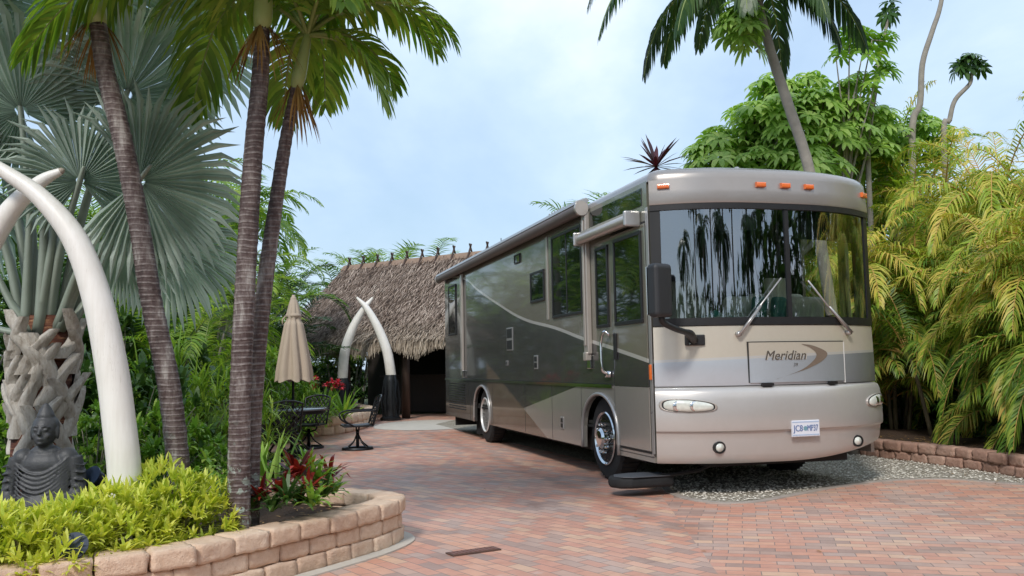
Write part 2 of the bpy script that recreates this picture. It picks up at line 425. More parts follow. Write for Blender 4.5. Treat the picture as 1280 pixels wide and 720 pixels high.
def poly_sheet(name, pts, z, mat, thick=0.0):
    me = bpy.data.meshes.new(name); bm = bmesh.new()
    vs = [bm.verts.new((p[0], p[1], z)) for p in pts]
    f = bm.faces.new(vs)
    bm.normal_update()
    if f.normal.z < 0: f.normal_flip()
    if thick:
        r = bmesh.ops.extrude_face_region(bm, geom=[f])
        for g in r['geom']:
            if isinstance(g, bmesh.types.BMVert): g.co.z -= thick
        bmesh.ops.recalc_face_normals(bm, faces=bm.faces)
    bmesh.ops.triangulate(bm, faces=[x for x in bm.faces if len(x.verts) > 4])
    bm.to_mesh(me); bm.free(); me.materials.append(mat)
    o = bpy.data.objects.new(name, me); COL.objects.link(o); o['kind'] = 'structure'
    return o
poly_sheet('ground', [(-700, -700), (700, -700), (700, 700), (-700, 700)], -.03, M['lawn'])
poly_sheet('driveway', [(-13, -14), (6.4, -14), (30, -14), (30, 4), (8.0, 5.5), (6.6, 9.5), (6.0, 12), (2.6, 23.5), (-2, 26.5), (-9, 27.5), (-9.5, 20), (-8.5, 15), (-8, 6)], 0.0, M['pavers'])

def offset_path(pts, d):
    """pts on the ground, shifted d metres to the left of travel"""
    out = []
    for i, p in enumerate(pts):
        t = pts[min(i + 1, len(pts) - 1)] - pts[max(i - 1, 0)]
        t = Vector((t.x, t.y, 0)).normalized()
        out.append(p + Vector((-t.y, t.x, 0)) * d)
    return out
def strip(name, pts, w, z, mat, thick=.02):
    L_ = offset_path(pts, 0); R_ = offset_path(pts, w)
    mb = MB()
    up = Vector((0, 0, z)); dn = Vector((0, 0, z - thick))
    mb.sheet([[a + dn for a in L_], [a + up for a in L_], [a + up for a in R_], [a + dn for a in R_]])
    o = mb.build(name, mat); o['kind'] = 'structure'; return o

# gravel pad under the coach, its front edge a shallow curve
gfront = [onz(*p) for p in ((832, 606), (850, 619), (885, 627), (935, 627.5), (985, 619), (1050, 607), (1110, 600.5), (1175, 598.5), (1235, 602), (1300, 608), (1420, 628))]
gf = spline(gfront, 60)
poly_sheet('gravel_pad', [(p.x, p.y) for p in gf] + [(8.6, 8.0), (7.0, 12), (3.0, 25), (-1.2, 25), (-1.9, 21.6), (gf[0].x - .2, gf[0].y + 1.2)], .008, M['gravel'])
strip('gravel_edging', gf, -.085, .010, plain('worn_edging', (.36, .31, .27), .9, var=.3, scale=5, bump=.4, bs=70))
# loose pale pad before the hut
cpad = onz(536, 531)
poly_sheet('hut_pad', [(cpad.x + 1.35 * math.cos(a * PI / 16) * (1 + .05 * math.sin(a * 1.7)), cpad.y + 1.9 * math.sin(a * PI / 16)) for a in range(32)], .006, M['concrete'])

# loose stones lying on the gravel
gs = MB(); rr = random.Random(5)
def inside(p, poly):
    c = False; j = len(poly) - 1
    for i in range(len(poly)):
        if (poly[i][1] > p[1]) != (poly[j][1] > p[1]) and p[0] < (poly[j][0] - poly[i][0]) * (p[1] - poly[i][1]) / (poly[j][1] - poly[i][1]) + poly[i][0]: c = not c
        j = i
    return c
gp = [(p.x, p.y) for p in gf] + [(8.6, 8.0), (7.0, 12), (5, 15), (1.0, 10.5)]
k = 0
while k < 9000:
    p = (rr.uniform(1, 8.5), rr.uniform(8.2, 14))
    if not inside(p, gp): continue
    k += 1
    s_ = rr.uniform(.006, .017); a = rr.uniform(0, PI)
    vs = []
    for q in ((1, 0, 0), (0, 1, 0), (-1, 0, 0), (0, -1, 0), (0, 0, .8), (0, 0, -.8)):
        x = q[0] * math.cos(a) - q[1] * math.sin(a); y = q[0] * math.sin(a) + q[1] * math.cos(a)
        f_ = s_ * rr.uniform(.7, 1.25)
        vs.append((p[0] + x * f_ * 1.2, p[1] + y * f_, .012 + q[2] * f_ * .7 + s_ * .3))
    gs.add(vs, [(0, 1, 4), (1, 2, 4), (2, 3, 4), (3, 0, 4), (1, 0, 5), (2, 1, 5), (3, 2, 5), (0, 3, 5)])
t = NT('loose_stone'); g = t.n('NewGeometry')
M['loose'] = t.done(t.bsdf(t.ramp(g.outputs['Random Per Island'], [(0, (.38, .345, .29)), (.5, (.60, .55, .47)), (1, (.78, .74, .66))]), .85))
tag(gs.build('gravel_stones', M['loose']), 'loose pale gravel lying around and under the motorhome', 'gravel', None, 'stuff')

# ------------------------------------------------------------------ block walls
def rough_block(mb, c, size, rz, seed, res=(5, 3, 3), rough=.014, rnd=.10, taper=0.0):
    """split-faced concrete block: rounded box with a broken surface; local +y is the outer face"""
    nx, ny, nz = res
    idx = {}; vs = []; fs = []
    sx, sy, sz = size
    cz, sn = math.cos(rz), math.sin(rz)
    off = Vector((seed * 3.1, seed * 1.7, seed * .9))
    def V(i, j, k):
        if (i, j, k) in idx: return idx[(i, j, k)]
        x = 2 * i / nx - 1; y = 2 * j / ny - 1; z = 2 * k / nz - 1
        e = 9.0
        m = (abs(x) ** e + abs(y) ** e + abs(z) ** e) ** (1 / e); mx = max(abs(x), abs(y), abs(z))
        q = mx / m
        q = 1 - (1 - q) * (rnd * 5)
        p = Vector((x * q * sx / 2 * (1 - taper * (1 - y) / 2), y * q * sy / 2, z * q * sz / 2))
        n = noise.noise_vector(p * 14 + off) * rough + noise.noise_vector(p * 40 + off) * rough * .45
        if y > .3: p += Vector((n.x, abs(n.y) * 1.4 - .2 * rough, n.z * .6))
        else: p += n * .4
        idx[(i, j, k)] = len(vs)
        vs.append(Vector((p.x * cz - p.y * sn, p.x * sn + p.y * cz, p.z)) + Vector(c))
        return idx[(i, j, k)]
    for i in range(nx):
        for j in range(ny):
            fs.append((V(i, j, 0), V(i, j + 1, 0), V(i + 1, j + 1, 0), V(i + 1, j, 0)))
            fs.append((V(i, j, nz), V(i + 1, j, nz), V(i + 1, j + 1, nz), V(i, j + 1, nz)))
    for i in range(nx):
        for k in range(nz):
            fs.append((V(i, 0, k), V(i + 1, 0, k), V(i + 1, 0, k + 1), V(i, 0, k + 1)))
            fs.append((V(i, ny, k), V(i, ny, k + 1), V(i + 1, ny, k + 1), V(i + 1, ny, k)))
    for j in range(ny):
        for k in range(nz):
            fs.append((V(0, j, k), V(0, j, k + 1), V(0, j + 1, k + 1), V(0, j + 1, k)))
            fs.append((V(nx, j, k), V(nx, j + 1, k), V(nx, j + 1, k + 1), V(nx, j, k + 1)))
    mb.add(vs, fs)
def arc_pts(pts):
    L_ = [0]
    for a, b in zip(pts, pts[1:]): L_.append(L_[-1] + (b - a).length)
    return L_
def along(pts, L_, s):
    for i in range(len(pts) - 1):
        if L_[i + 1] >= s or i == len(pts) - 2:
            t = (s - L_[i]) / max(1e-6, L_[i + 1] - L_[i]); return pts[i].lerp(pts[i + 1], t), (pts[i + 1] - pts[i]).normalized()
def block_wall(name, path, courses, bh, bl, depth, mat, label, cat, side=1, batter=.012, rough=.012, res=(6, 4, 4), jit=.006, z0=0.0, capd=None):
    """path: outer foot of the wall; side=+1 when the outer face looks to the left of travel"""
    root = empty(name, path[len(path) // 2]); tag(root, label, cat)
    o0 = Vector(root.location)
    L_ = arc_pts(path); tot = L_[-1]; rr = random.Random(len(name))
    for cz in range(courses):
        top = cz == courses - 1
        mb = MB()
        s = -(bl / 2 if cz % 2 else 0)
        inset = depth / 2 + batter * cz - (.015 if top else 0)
        while s < tot:
            ln = bl * rr.uniform(.93, 1.07)
            m = min(max(s + ln / 2, .01), tot - .01)
            p, d = along(path, L_, m)
            nrm = Vector((-d.y, d.x, 0)) * side
            c = p - nrm * (inset + rr.uniform(-jit, jit)) + Vector((0, 0, z0 + bh * (cz + .5) + rr.uniform(-.002, .002))) - o0
            rz = math.atan2(nrm.y, nrm.x) - PI / 2
            rough_block(mb, c, (ln - .004, (capd or depth) if top else depth, bh - (.001 if top else .003)), rz + rr.uniform(-.025, .025), rr.randint(0, 999), res, rough, taper=.08)
            s += ln
        mb.build('cap_course' if top else 'block_course', mat, root, smooth=True)
    return root

# planter on the left: outer line read off the top edge of its cap stones
capline = [(-190, 738), (-80, 722), (0, 709), (80, 699), (150, 690), (225, 681), (300, 666), (370, 651), (430, 638), (470, 628.5), (494, 621)]
pl = [onz(px, py + 4, .345) for px, py in capline]
pl = [Vector((p.x, p.y, 0)) for p in pl]
e = pl[-1]
pl += [Vector(q) for q in ((e.x + .02, e.y + .22, 0), (e.x - .08, e.y + .46, 0), (e.x - .33, e.y + .66, 0), (e.x - .66, e.y + .84, 0), (e.x - 1.1, e.y + 1.15, 0), (e.x - 1.5, e.y + 1.8, 0), (e.x - 1.9, e.y + 2.8, 0))]
planter = spline(pl, 90)
block_wall('planter_wall', planter, 3, .115, .275, .19, M['block_tan'], 'low curved planter wall of tan split-face blocks in the left foreground', 'garden wall', side=-1, capd=.235, res=(8, 5, 5))
strip('planter_footing', offset_path(planter, -.105), .13, .012, M['concrete'])
soilp = offset_path(planter, .12)
poly_sheet('bed_soil', [(p.x, p.y) for p in soilp] + [(-4.3, 11.2), (-8.5, 11.5), (-9, 3), (-4, 2.2)], .215, M['soil'], .2)

# wall along the right bed
rl = [onz(px, py) for px, py in ((1500, 640), (1380, 617), (1290, 601), (1215, 588), (1150, 579), (1090, 571.5), (1040, 563))]
dback = Vector((-.2756, .9613, 0))
rl += [rl[-1] + dback * 4, rl[-1] + dback * 10]
rwall = spline(rl, 90)
block_wall('retaining_wall', rwall, 2, .125, .30, .2, M['block_red'], 'low reddish brown block wall under the palm hedge on the right', 'garden wall', side=1, batter=.03, rough=.022, jit=.018, capd=.24)
sr = offset_path(rwall, -.16)
poly_sheet('hedge_soil', [(p.x, p.y) for p in sr] + [(8, 26), (22, 18), (22, 6)], .2, M['soil'], .2)

# utility cover set in the bricks
cc_ = onz(592, 690)
u_ = empty('drain_cover', (cc_.x, cc_.y, .004), R(30)); tag(u_, 'small dark rectangular drain cover set flush in the brick driveway', 'drain cover')
mb = MB(); mb.box((0, 0, .001), (.40, .13, .010)); mb.build('frame', plain('rusty_iron', (.10, .055, .04), .7, .2, var=.4, scale=20), u_)
mb = MB(); mb.box((0, 0, .0055), (.37, .10, .006))
for i in range(9): mb.box((-.155 + i * .0385, 0, .0095), (.012, .085, .004))
mb.build('lid', plain('cover_plate', (.17, .08, .06), .6, .1, var=.3, scale=20), u_)
# ------------------------------------------------------------------ motorhome
RVW, RVL = 2.57, 10.6
ROT = math.atan((640 - 321) / F)
fc = onz(823, 623)
rv = empty('motorhome', fc, ROT)
tag(rv, 'silver beige and charcoal motorhome parked on the brick and gravel drive', 'motorhome')

def body_mat(name, front=False):
    """metallic paint with the coach's painted bands; all of it is paint on the panel"""
    t = NT(name)
    c = t.coord('Object'); s = t.n('SeparateXYZ'); t.l(c, s.inputs[0])
    X, Y, Z = s.outputs
    BE = (.36, .335, .30); DK = (.072, .070, .068); OL = (.235, .215, .175); ST = (.60, .58, .54); GROUND_REFL = (.19, .145, .11)
    if front:
        cream = (.60, .545, .45)
        # beige above, silver grey band, pale line between
        zl = t.math('MULTIPLY_ADD', X, .03, 1.40)
        up = t.math('GREATER_THAN', Z, zl)
        ln = t.math('LESS_THAN', t.math('ABSOLUTE', t.math('SUBTRACT', Z, t.math('SUBTRACT', zl, .012))), .014)
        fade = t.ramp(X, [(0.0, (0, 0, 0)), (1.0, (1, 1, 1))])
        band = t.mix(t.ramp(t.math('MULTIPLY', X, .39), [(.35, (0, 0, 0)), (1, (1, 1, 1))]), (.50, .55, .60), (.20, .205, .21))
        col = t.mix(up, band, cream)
        col = t.mix(t.math('MULTIPLY', ln, .8), col, (.60, .58, .54))
        low = t.math('LESS_THAN', Z, 1.13)
        col = t.mix(low, col, (.475, .455, .435))
        hi = t.math('GREATER_THAN', Z, 2.9)
        col = t.mix(hi, col, (.31, .29, .275))
    else:
        fcv = t.n('FloatCurve'); t.l(t.math('DIVIDE', Y, 10.6), fcv.inputs['Value'])
        cv = fcv.mapping.curves[0]
        pts = [(0, 1.38), (1.07, 1.55), (2.08, 1.70), (3.07, 1.87), (4.65, 2.09), (6.23, 2.45), (7.6, 2.80), (8.6, 3.1), (10.6, 3.3)]
        cv.points[0].location = (0, pts[0][1] / 4); cv.points[1].location = (1, pts[-1][1] / 4)
        for y, z in pts[1:-1]: cv.points.new(y / 10.6, z / 4)
        fcv.mapping.update()
        dz = t.math('SUBTRACT', Z, t.math('MULTIPLY', fcv.outputs[0], 4.0))
        col = t.mix(t.math('GREATER_THAN', dz, 0.0), DK, OL)
        col = t.mix(t.math('GREATER_THAN', dz, .85), col, (.22, .22, .18))
        col = t.mix(t.math('LESS_THAN', t.math('ABSOLUTE', dz), .022), col, ST)
        # beige wedge of the skirt: widens forward from a point at y 4.8
        wy = t.math('SUBTRACT', 4.75, Y)
        w1 = t.math('LESS_THAN', Z, t.math('MULTIPLY_ADD', wy, .155, .72))
        w2 = t.math('GREATER_THAN', Z, t.math('MULTIPLY_ADD', wy, -.32, .72))
        wedge = t.math('MULTIPLY', t.math('MULTIPLY', w1, w2), t.math('LESS_THAN', Z, 1.115))
        under = t.math('MULTIPLY', t.math('LESS_THAN', Z, t.math('MULTIPLY_ADD', wy, -.32, .72)), t.math('LESS_THAN', Y, 7.0))
        col = t.mix(under, col, GROUND_REFL)  # reflection of the ground put into the colour behind the beige wedge
        col = t.mix(wedge, col, BE)
        fr = t.math('MULTIPLY', t.math('LESS_THAN', Y, 1.1), t.math('LESS_THAN', Z, 1.12))
        col = t.mix(fr, col, (.36, .335, .30))
    n = t.noise(1.3, 4, .6, c)
    dirt = t.noise(12, 6, .7, c)
    col = t.mix(t.math('MULTIPLY_ADD', dirt, .5, -.12, True), col, t.mix(1.0, col, (.80, .77, .73), 'MULTIPLY'))
    wav = t.noise(.9, 2, .4, c)
    r = t.math('MULTIPLY_ADD', dirt, .16, .24 if front else .16)
    return t.done(t.bsdf(col, r, .35, t.bump(wav, .25, .05), (.4 if not front else .5), .75 if not front else .6, .05 if not front else .12))
PS = body_mat('coach_paint_side'); PF = body_mat('coach_paint_front', True)
BEIGE = plain('coach_beige', (.42, .38, .34), .32, .3, .5, .5, .1)
TRIM = plain('coach_silver_trim', (.42, .41, .40), .3, .6, .5, 0, .12)
CHROME = plain('coach_chrome', (.72, .72, .72), .12, 1, var=.05)
BLACK = plain('coach_black', (.012, .012, .013), .45, 0, .5, var=.2)
RUB = plain('tyre_rubber', (.020, .020, .021), .8, 0, .3, var=.4, scale=12)
UNDER = plain('chassis_black', (.012, .011, .011), .8, var=.4)
AWN = plain('awning_fabric', (.13, .105, .095), .55, var=.3, scale=3)
AMB = plain('amber_lens', (.75, .16, .03), .25, 0, .6, .5, .1)
INT = plain('coach_interior_wall', (.20, .20, .17), .8, var=.15)
CREAM = plain('cream_leather', (.80, .78, .66), .55, var=.08)
TEAL = plain('teal_cloth', (.10, .30, .28), .85, var=.3, scale=20)
def dark_glass():
    t = NT('smoked_glass'); w_ = t.noise(.8, 2, .4)
    return t.done(t.bsdf((.006, .009, .008), .03, 0, t.bump(w_, .12, .03), .9))
DG = dark_glass()
def clear_glass(name='windscreen_glass', tint=(.70, .76, .72), k=.5):
    t = NT(name)
    tr = t.n('BsdfTransparent'); tr.inputs[0].default_value = (*tint, 1)
    g = t.n('BsdfGlossy'); g.inputs['Roughness'].default_value = .0; g.inputs[0].default_value = (.9, .95, 1, 1)
    wv = t.noise(.55, 2, .4)
    t.l(t.bump(wv, .12, .02), g.inputs['Normal'])
    lw = t.n('LayerWeight'); lw.inputs[0].default_value = .35
    f = t.math('MULTIPLY_ADD', lw.outputs['Fresnel'], .75, .22, True)
    mx = t.n('MixShader'); t.l(f, mx.inputs[0]); t.l(tr.outputs[0], mx.inputs[1]); t.l(g.outputs[0], mx.inputs[2])
    return t.done(mx)
WG = clear_glass()

SAG, PW = .36, 2.7
def fy(x):           # front of the coach in plan
    tt = min(1, abs(2 * x / RVW - 1))
    return -SAG * (1 - tt ** PW)
NX = 36
def xs(a=0, b=RVW, n=NX): return [a + (b - a) * i / n for i in range(n + 1)]
def fpt(x, z, out=0.0):
    """point on the front face, pushed out along its normal"""
    h = .01; dy = (fy(min(x + h, RVW)) - fy(max(x - h, 0))) / (min(x + h, RVW) - max(x - h, 0))
    n = Vector((dy, -1, 0)).normalized()
    n.x *= .6
    return Vector((x, fy(x), z)) + n * out
def fband(mb, prof, a=0, b=RVW, n=NX, mi=0):
    """prof: list of (z, out); sheet across the front"""
    mb.sheet([[fpt(x, z, o) for x in xs(a, b, n)] for z, o in prof], mi)

# near side wall with its wheel arches cut out
def side_wall(name, x, arches, windows=(), thick=.04, mat=PS):
    sgn = 1 if x == 0 else -1
    top = 3.22; bot = .35
    out = [(.06, bot)]
    for yc, r, zt in arches:
        y0, y1 = yc - r, yc + r
        out.append((y0, bot))
        for i in range(17):
            a = PI - PI * i / 16
            out.append((yc + r * math.cos(a) * (1 if abs(math.cos(a)) < .99 else 1), bot + .12 + (zt - bot - .12) * math.sin(a) ** .8))
        out.append((y1, bot))
    out += [(RVL, bot), (RVL, top), (.06, top)]
    bm = bmesh.new()
    vs = [bm.verts.new((x, p[0], p[1])) for p in out]
    es = [bm.edges.new((vs[i], vs[(i + 1) % len(vs)])) for i in range(len(vs))]
    for (a, b, c, d) in windows:
        q = [bm.verts.new((x, yy, zz)) for yy, zz in ((a, c), (b, c), (b, d), (a, d))]
        es += [bm.edges.new((q[i], q[(i + 1) % 4])) for i in range(4)]
    bmesh.ops.triangle_fill(bm, use_beauty=True, use_dissolve=False, edges=es)
    fs = list(bm.faces)
    r = bmesh.ops.extrude_face_region(bm, geom=fs)
    for g in r['geom']:
        if isinstance(g, bmesh.types.BMVert): g.co.x += sgn * thick
    bmesh.ops.recalc_face_normals(bm, faces=bm.faces)
    me = bpy.data.meshes.new(name); bm.to_mesh(me); bm.free(); me.materials.append(mat)
    o = bpy.data.objects.new(name, me); COL.objects.link(o); o.parent = rv
    return o
ARCH = [(1.55, .56, 1.0), (7.35, .58, 1.0)]
nw = side_wall('side_wall', 0, ARCH)
side_wall('side_wall', RVW, ARCH, [(.22, 1.2, 1.9, 2.85)])
mb = MB(); mb.b2((.04, RVL - .04, .35), (RVW - .04, RVL, 3.22)); mb.build('rear_wall', BEIGE, rv)

# front: bumper, nose panel, cap
mb = MB()
fband(mb, [(.34, -.10), (.35, -.02), (.38, .01), (.45, .03), (.58, .045), (.655, .05), (.668, .058), (.68, .082), (.71, .09), (.85, .09), (.97, .08), (1.06, .065), (1.10, .045), (1.125, .0), (1.127, -.06)])
for x in (0, RVW):
    s_ = 1 if x == 0 else -1
mb.v = [(v_[0], v_[1], v_[2] + (.13 * max(0, (v_[0] - 1.3) / 1.27) ** 1.6 * max(0, (.66 - v_[2]) / .31) if v_[2] < .66 else 0)) for v_ in mb.v]   # the lower edge sweeps up to the far corner
bmp = mb.build('bumper', PF, rv, smooth=True, auto=35)
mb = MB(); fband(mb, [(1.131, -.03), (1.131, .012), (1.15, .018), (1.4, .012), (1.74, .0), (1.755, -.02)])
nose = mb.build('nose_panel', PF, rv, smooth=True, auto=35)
mb = MB(); fband(mb, [(2.955, -.02), (2.958, .02), (2.975, .028), (3.1, .012), (3.21, .0)])
cap = mb.build('front_cap', PF, rv, smooth=True, auto=35)
# roof: rings shrinking over the edge
def ring(z, ins):
    P_ = []
    for i in range(13): P_.append((0 + ins, RVL - ins - (RVL - ins) * i / 12 * .995, z))
    for x in xs(0, RVW, 30):
        p = fpt(x, z, -ins)
        P_.append((min(max(p.x, ins), RVW - ins), p.y + (0 if True else 0), z))
    for i in range(13): P_.append((RVW - ins, .02 + (RVL - ins - .02) * i / 12, z))
    return [Vector(p) for p in P_]
rows = [ring(3.205, 0), ring(3.25, .004), ring(3.285, .022), ring(3.31, .055), ring(3.335, .13), ring(3.355, .3), ring(3.372, .7), ring(3.38, 1.2)]
mb = MB(); mb.sheet(rows, 0, True)
mb.build('roof', PF, rv, smooth=True)
# cargo / chassis
mb = MB()
mb.b2((.12, .55, .30), (RVW - .12, .98, .62)); mb.b2((.12, 2.15, .30), (RVW - .12, 6.72, .6)); mb.b2((.12, 7.98, .34), (RVW - .12, RVL - .05, .6))
mb.b2((.75, .0, .36), (1.0, RVL - .1, .55)); mb.b2((1.55, .0, .36), (1.8, RVL - .1, .55))
mb.b2((.2, 1.5, .42), (RVW - .2, 1.62, .56)); mb.b2((.2, 7.28, .40), (RVW - .2, 7.45, .6))
mb.b2((.05, .04, .60), (RVW - .05, RVL - .06, .63)); mb.b2((.5, -.12, .30), (2.1, .2, .40))
mb.b2((.42, .95, .63), (.46, 2.15, 1.1)); mb.b2((.42, 6.75, .63), (.46, 7.95, 1.1))
mb.build('chassis', UNDER, rv)
for a_, b_ in (((.06, 8.05, .10), (.62, 8.07, .62)), ((1.95, 8.05, .1), (2.5, 8.07, .62)), ((.06, 9.9, .16), (.5, 9.95, .45))):
    mb = MB(); mb.b2(a_, b_); mb.build('mud_flap', RUB, rv)

# wheels
mxr = Matrix.Rotation(R(-90), 4, 'Y')            # lathe axis z -> -x (outwards on the near side)
def wheel(y, x, name='wheel', dual=False):
    e_ = empty(name, (x, y, .495)); e_.parent = rv
    mb = MB()
    prof = [(.30, -.13), (.40, -.14), (.46, -.13), (.49, -.10), (.497, -.06), (.497, .06), (.49, .10), (.46, .13), (.40, .14), (.30, .13)]
    mb.lathe(prof, 40, m=mxr)
    for k in range(44):
        a = 2 * PI * k / 44
        mb.box((0, math.cos(a) * .4985, math.sin(a) * .4985), (.2, .028, .012), m=Matrix.Rotation(a - PI / 2, 4, 'X'))
    mb.build('tyre', RUB, e_, smooth=False, auto=35)
    mb = MB()
    if dual:
        mb.lathe([(.30, .13), (.295, .02), (.26, -.02), (.15, -.03), (.14, .08), (.06, .09), (.0, .09)], 36, m=mxr)
        mb.lathe([(.30, .13), (.315, .15), (.30, .16), (.285, .13)], 36, m=mxr)
        mb.build('rim', plain('pale_wheel', (.62, .62, .60), .4, .2, var=.1), e_, auto=30)
    else:
        mb.lathe([(.30, .13), (.318, .148), (.305, .16), (.285, .14), (.275, .10), (.25, .10), (.20, .115), (.13, .12), (.12, .20), (.09, .225), (.0, .23)], 40, m=mxr)
        mb.build('rim', CHROME, e_, auto=30)
        for k in range(10):
            mb = MB(); a = 2 * PI * (k + .5) / 10
            mb.lathe([(.0, .112), (.028, .112), (.03, .1135)][:2] + [(.028, .119)], 10, c=(0, 0, 0), m=Matrix.Translation((0, math.cos(a) * .232, math.sin(a) * .232)) @ mxr)
            mb.build('hand_hole', BLACK, e_)
        for k in range(10):
            a = 2 * PI * k / 10
            mb = MB(); mb.lathe([(.019, .11), (.019, .19), (.014, .205), (.0, .21)], 8, m=Matrix.Translation((0, math.cos(a) * .165, math.sin(a) * .165)) @ mxr)
            mb.build('lug_nut', CHROME, e_, smooth=True, auto=40)
    return e_
wheel(1.55, .20); wheel(7.35, .20, dual=True)
w_ = wheel(1.55, RVW - .20); w_.rotation_euler.z = PI
w_ = wheel(7.35, RVW - .20, dual=True); w_.rotation_euler.z = PI
for yc, r, zt in ARCH:                                  # arch lips
    mb = MB(); pts = [(-.012, yc - r - .02, .35)] + [(-.012, yc + (r + .02) * math.cos(PI - PI * i / 20), .47 + (zt - .45) * math.sin(PI * i / 20) ** .8) for i in range(21)] + [(-.012, yc + r + .02, .35)]
    mb.tube(pts, .022, 6); mb.build('arch_lip', TRIM, rv, smooth=True)

# waist moulding and skirt seams
mb = MB()
mb.b2((-.016, 1.12, 1.095), (.002, RVL, 1.135)); mb.b2((-.022, 1.12, 1.108), (-.014, RVL, 1.122))
mb.build('waist_moulding', CHROME, rv)
mb = MB()
for y in (2.18, 3.35, 4.65, 6.6, 8.3): mb.b2((-.002, y - .004, .36), (.004, y + .004, 1.09))
mb.b2((-.002, 1.12, 1.138), (.004, RVL, 1.144)); mb.b2((-.002, .06, .40), (.002, .98, .407))
mb.build('seam', BLACK, rv)
mb = MB()
for k in range(11): mb.b2((-.012, 8.7, .52 + k * .05), (.0, 10.2, .54 + k * .05))
mb.build('engine_grille', BLACK, rv)

# windows on the near side
def window(y0, y1, z0, z1, fr=.035, parent=None, name='window', mull=None, x=-.004):
    f_ = MB()
    xo, xi = x - .018, x + .006
    f_.b2((xo, y0, z0), (xi, y1, z0 + fr)); f_.b2((xo, y0, z1 - fr), (xi, y1, z1))
    f_.b2((xo, y0, z0 + fr), (xi, y0 + fr, z1 - fr)); f_.b2((xo, y1 - fr, z0 + fr), (xi, y1, z1 - fr))
    if mull: f_.b2((xo + .003, mull - .012, z0 + fr), (xi, mull + .012, z1 - fr))
    o = f_.build(name, BLACK, parent or rv, bevel=.004)
    g_ = MB(); g_.b2((x - .008, y0 + fr + .001, z0 + fr + .001), (x + .004, y1 - fr - .001, z1 - fr - .001)); g_.build('pane', DG, o)
    return o
window(2.02, 3.20, 2.0, 3.08, mull=2.6)
window(3.56, 4.22, 2.27, 2.70)
window(9.45, 10.15, 2.02, 3.02)
window(1.16, 1.55, 1.80, 2.72)
window(4.75, 5.05, 2.92, 3.06, .02, name='vent_cover')
# entry door
dr = MB(); dr.b2((-.012, .12, .46), (.0, 1.05, 2.80)); door = dr.build('door', PS, rv, bevel=.006)
sm = MB()
for a, b in (((-.004, .095, .44), (-.001, .118, 2.82)), ((-.004, 1.052, .44), (-.001, 1.075, 2.82)), ((-.004, .095, 2.803), (-.001, 1.075, 2.825)), ((-.004, .095, .435), (-.001, 1.075, .457))): sm.b2(a, b)
sm.build('door_seal', BLACK, door)
window(.19, .96, 1.80, 2.74, .04, door, 'door_window', x=-.014)
h_ = MB(); h_.b2((-.035, .93, 1.42), (-.013, 1.0, 1.72)); h_.build('door_handle', BLACK, door, bevel=.008)
g_ = MB(); g_.tube(spline([(-.005, 1.22, 1.26), (-.08, 1.23, 1.30), (-.09, 1.24, 1.5), (-.085, 1.24, 1.66), (-.07, 1.17, 1.75), (-.02, 1.13, 1.70)], 16), .017, 8)
g_.b2((-.03, 1.15, 1.22), (-.002, 1.30, 1.29)); g_.build('grab_handle', CHROME, rv, smooth=True)
mb = MB(); mb.b2((-.012, .10, 1.12), (.0, 1.08, 1.124)); mb.build('door_crease', TRIM, rv)
# entry step under the door
st = MB()
st.prism([(-.02, -.34), (.10, -.52), (.36, -.56), (.5, -.46), (.56, -.2), (.5, .1), (.02, .1)], 'z', .13, .235)
step = None
me_o = MB()
P2 = [(-.24, .10), (-.36, .16), (-.42, .30), (-.36, .46), (-.12, .54), (.25, .50), (.25, .12)]
me_o.prism(P2, 'z', .09, .205); step = me_o.build('entry_step', RUB, rv, bevel=.045, bseg=4)
me_o = MB(); me_o.prism([(a * .84 - .02, .05 + (b - .05) * .84) for a, b in P2], 'z', .203, .214); me_o.build('step_tread', plain('step_tread_grey', (.07, .075, .085), .55, var=.2, scale=30, bump=.5, bs=120), step, bevel=.004)
me_o = MB(); me_o.tube([(-.1, .15, .18), (.5, .12, .24), (.7, .1, .32)], .022, 6); me_o.build('step_arm', UNDER, step)

# pillar trims and the near awnings
mb = MB(); mb.b2((-.06, 1.74, 1.50), (-.002, 1.88, 3.2)); mb.b2((-.085, 1.76, 1.42), (-.004, 1.86, 1.52)); mb.b2((-.08, 1.78, 1.6), (-.061, 1.84, 3.1))
arm1 = mb.build('awning_arm', BEIGE, rv, bevel=.01)
mb = MB(); mb.b2((-.03, 1.76, 1.32), (-.005, 1.87, 1.48)); mb.build('arm_foot', CHROME, arm1, bevel=.006)
mb = MB(); mb.b2((-.05, 8.75, 1.3), (-.002, 8.85, 3.15)); arm2 = mb.build('awning_arm', BEIGE, rv, bevel=.01)
mb = MB(); mb.b2((-.05, 8.74, 1.16), (-.004, 8.84, 1.30)); mb.build('arm_foot', CHROME, arm2, bevel=.006)
mb = MB(); mb.tube([(-.10, 1.80, 3.225), (-.10, RVL + .15, 3.225)], .078, 18)
aw = mb.build('awning', AWN, rv, smooth=True, auto=40)
mb = MB(); mb.b2((-.06, 1.77, 3.225), (.0, RVL + .1, 3.31)); mb.prism([(-.175, 3.27), (-.16, 3.315), (-.02, 3.36), (.02, 3.33), (-.04, 3.27)], 'y', 1.77, RVL + .12)
mb.build('awning_rail', TRIM, aw, bevel=.006)
for y in (1.76, RVL + .16):
    mb = MB(); mb.tube([(-.10, y - .03, 3.225), (-.10, y + .02, 3.225)], .088, 18); mb.build('awning_end', BEIGE, aw, smooth=True, auto=40)
mb = MB(); mb.tube([(-.11, .28, 2.86), (-.11, 1.80, 2.86)], .062, 16); mb.b2((-.14, .26, 2.88), (-.0, 1.80, 2.935))
da = mb.build('door_awning', BEIGE, rv, smooth=False, auto=40)
for a_, b_ in ((.22, .275), (1.80, 1.84)):
    mb = MB(); mb.b2((-.19, a_, 2.78), (.0, b_, 2.945)); mb.build('awning_end', TRIM, da, bevel=.02)
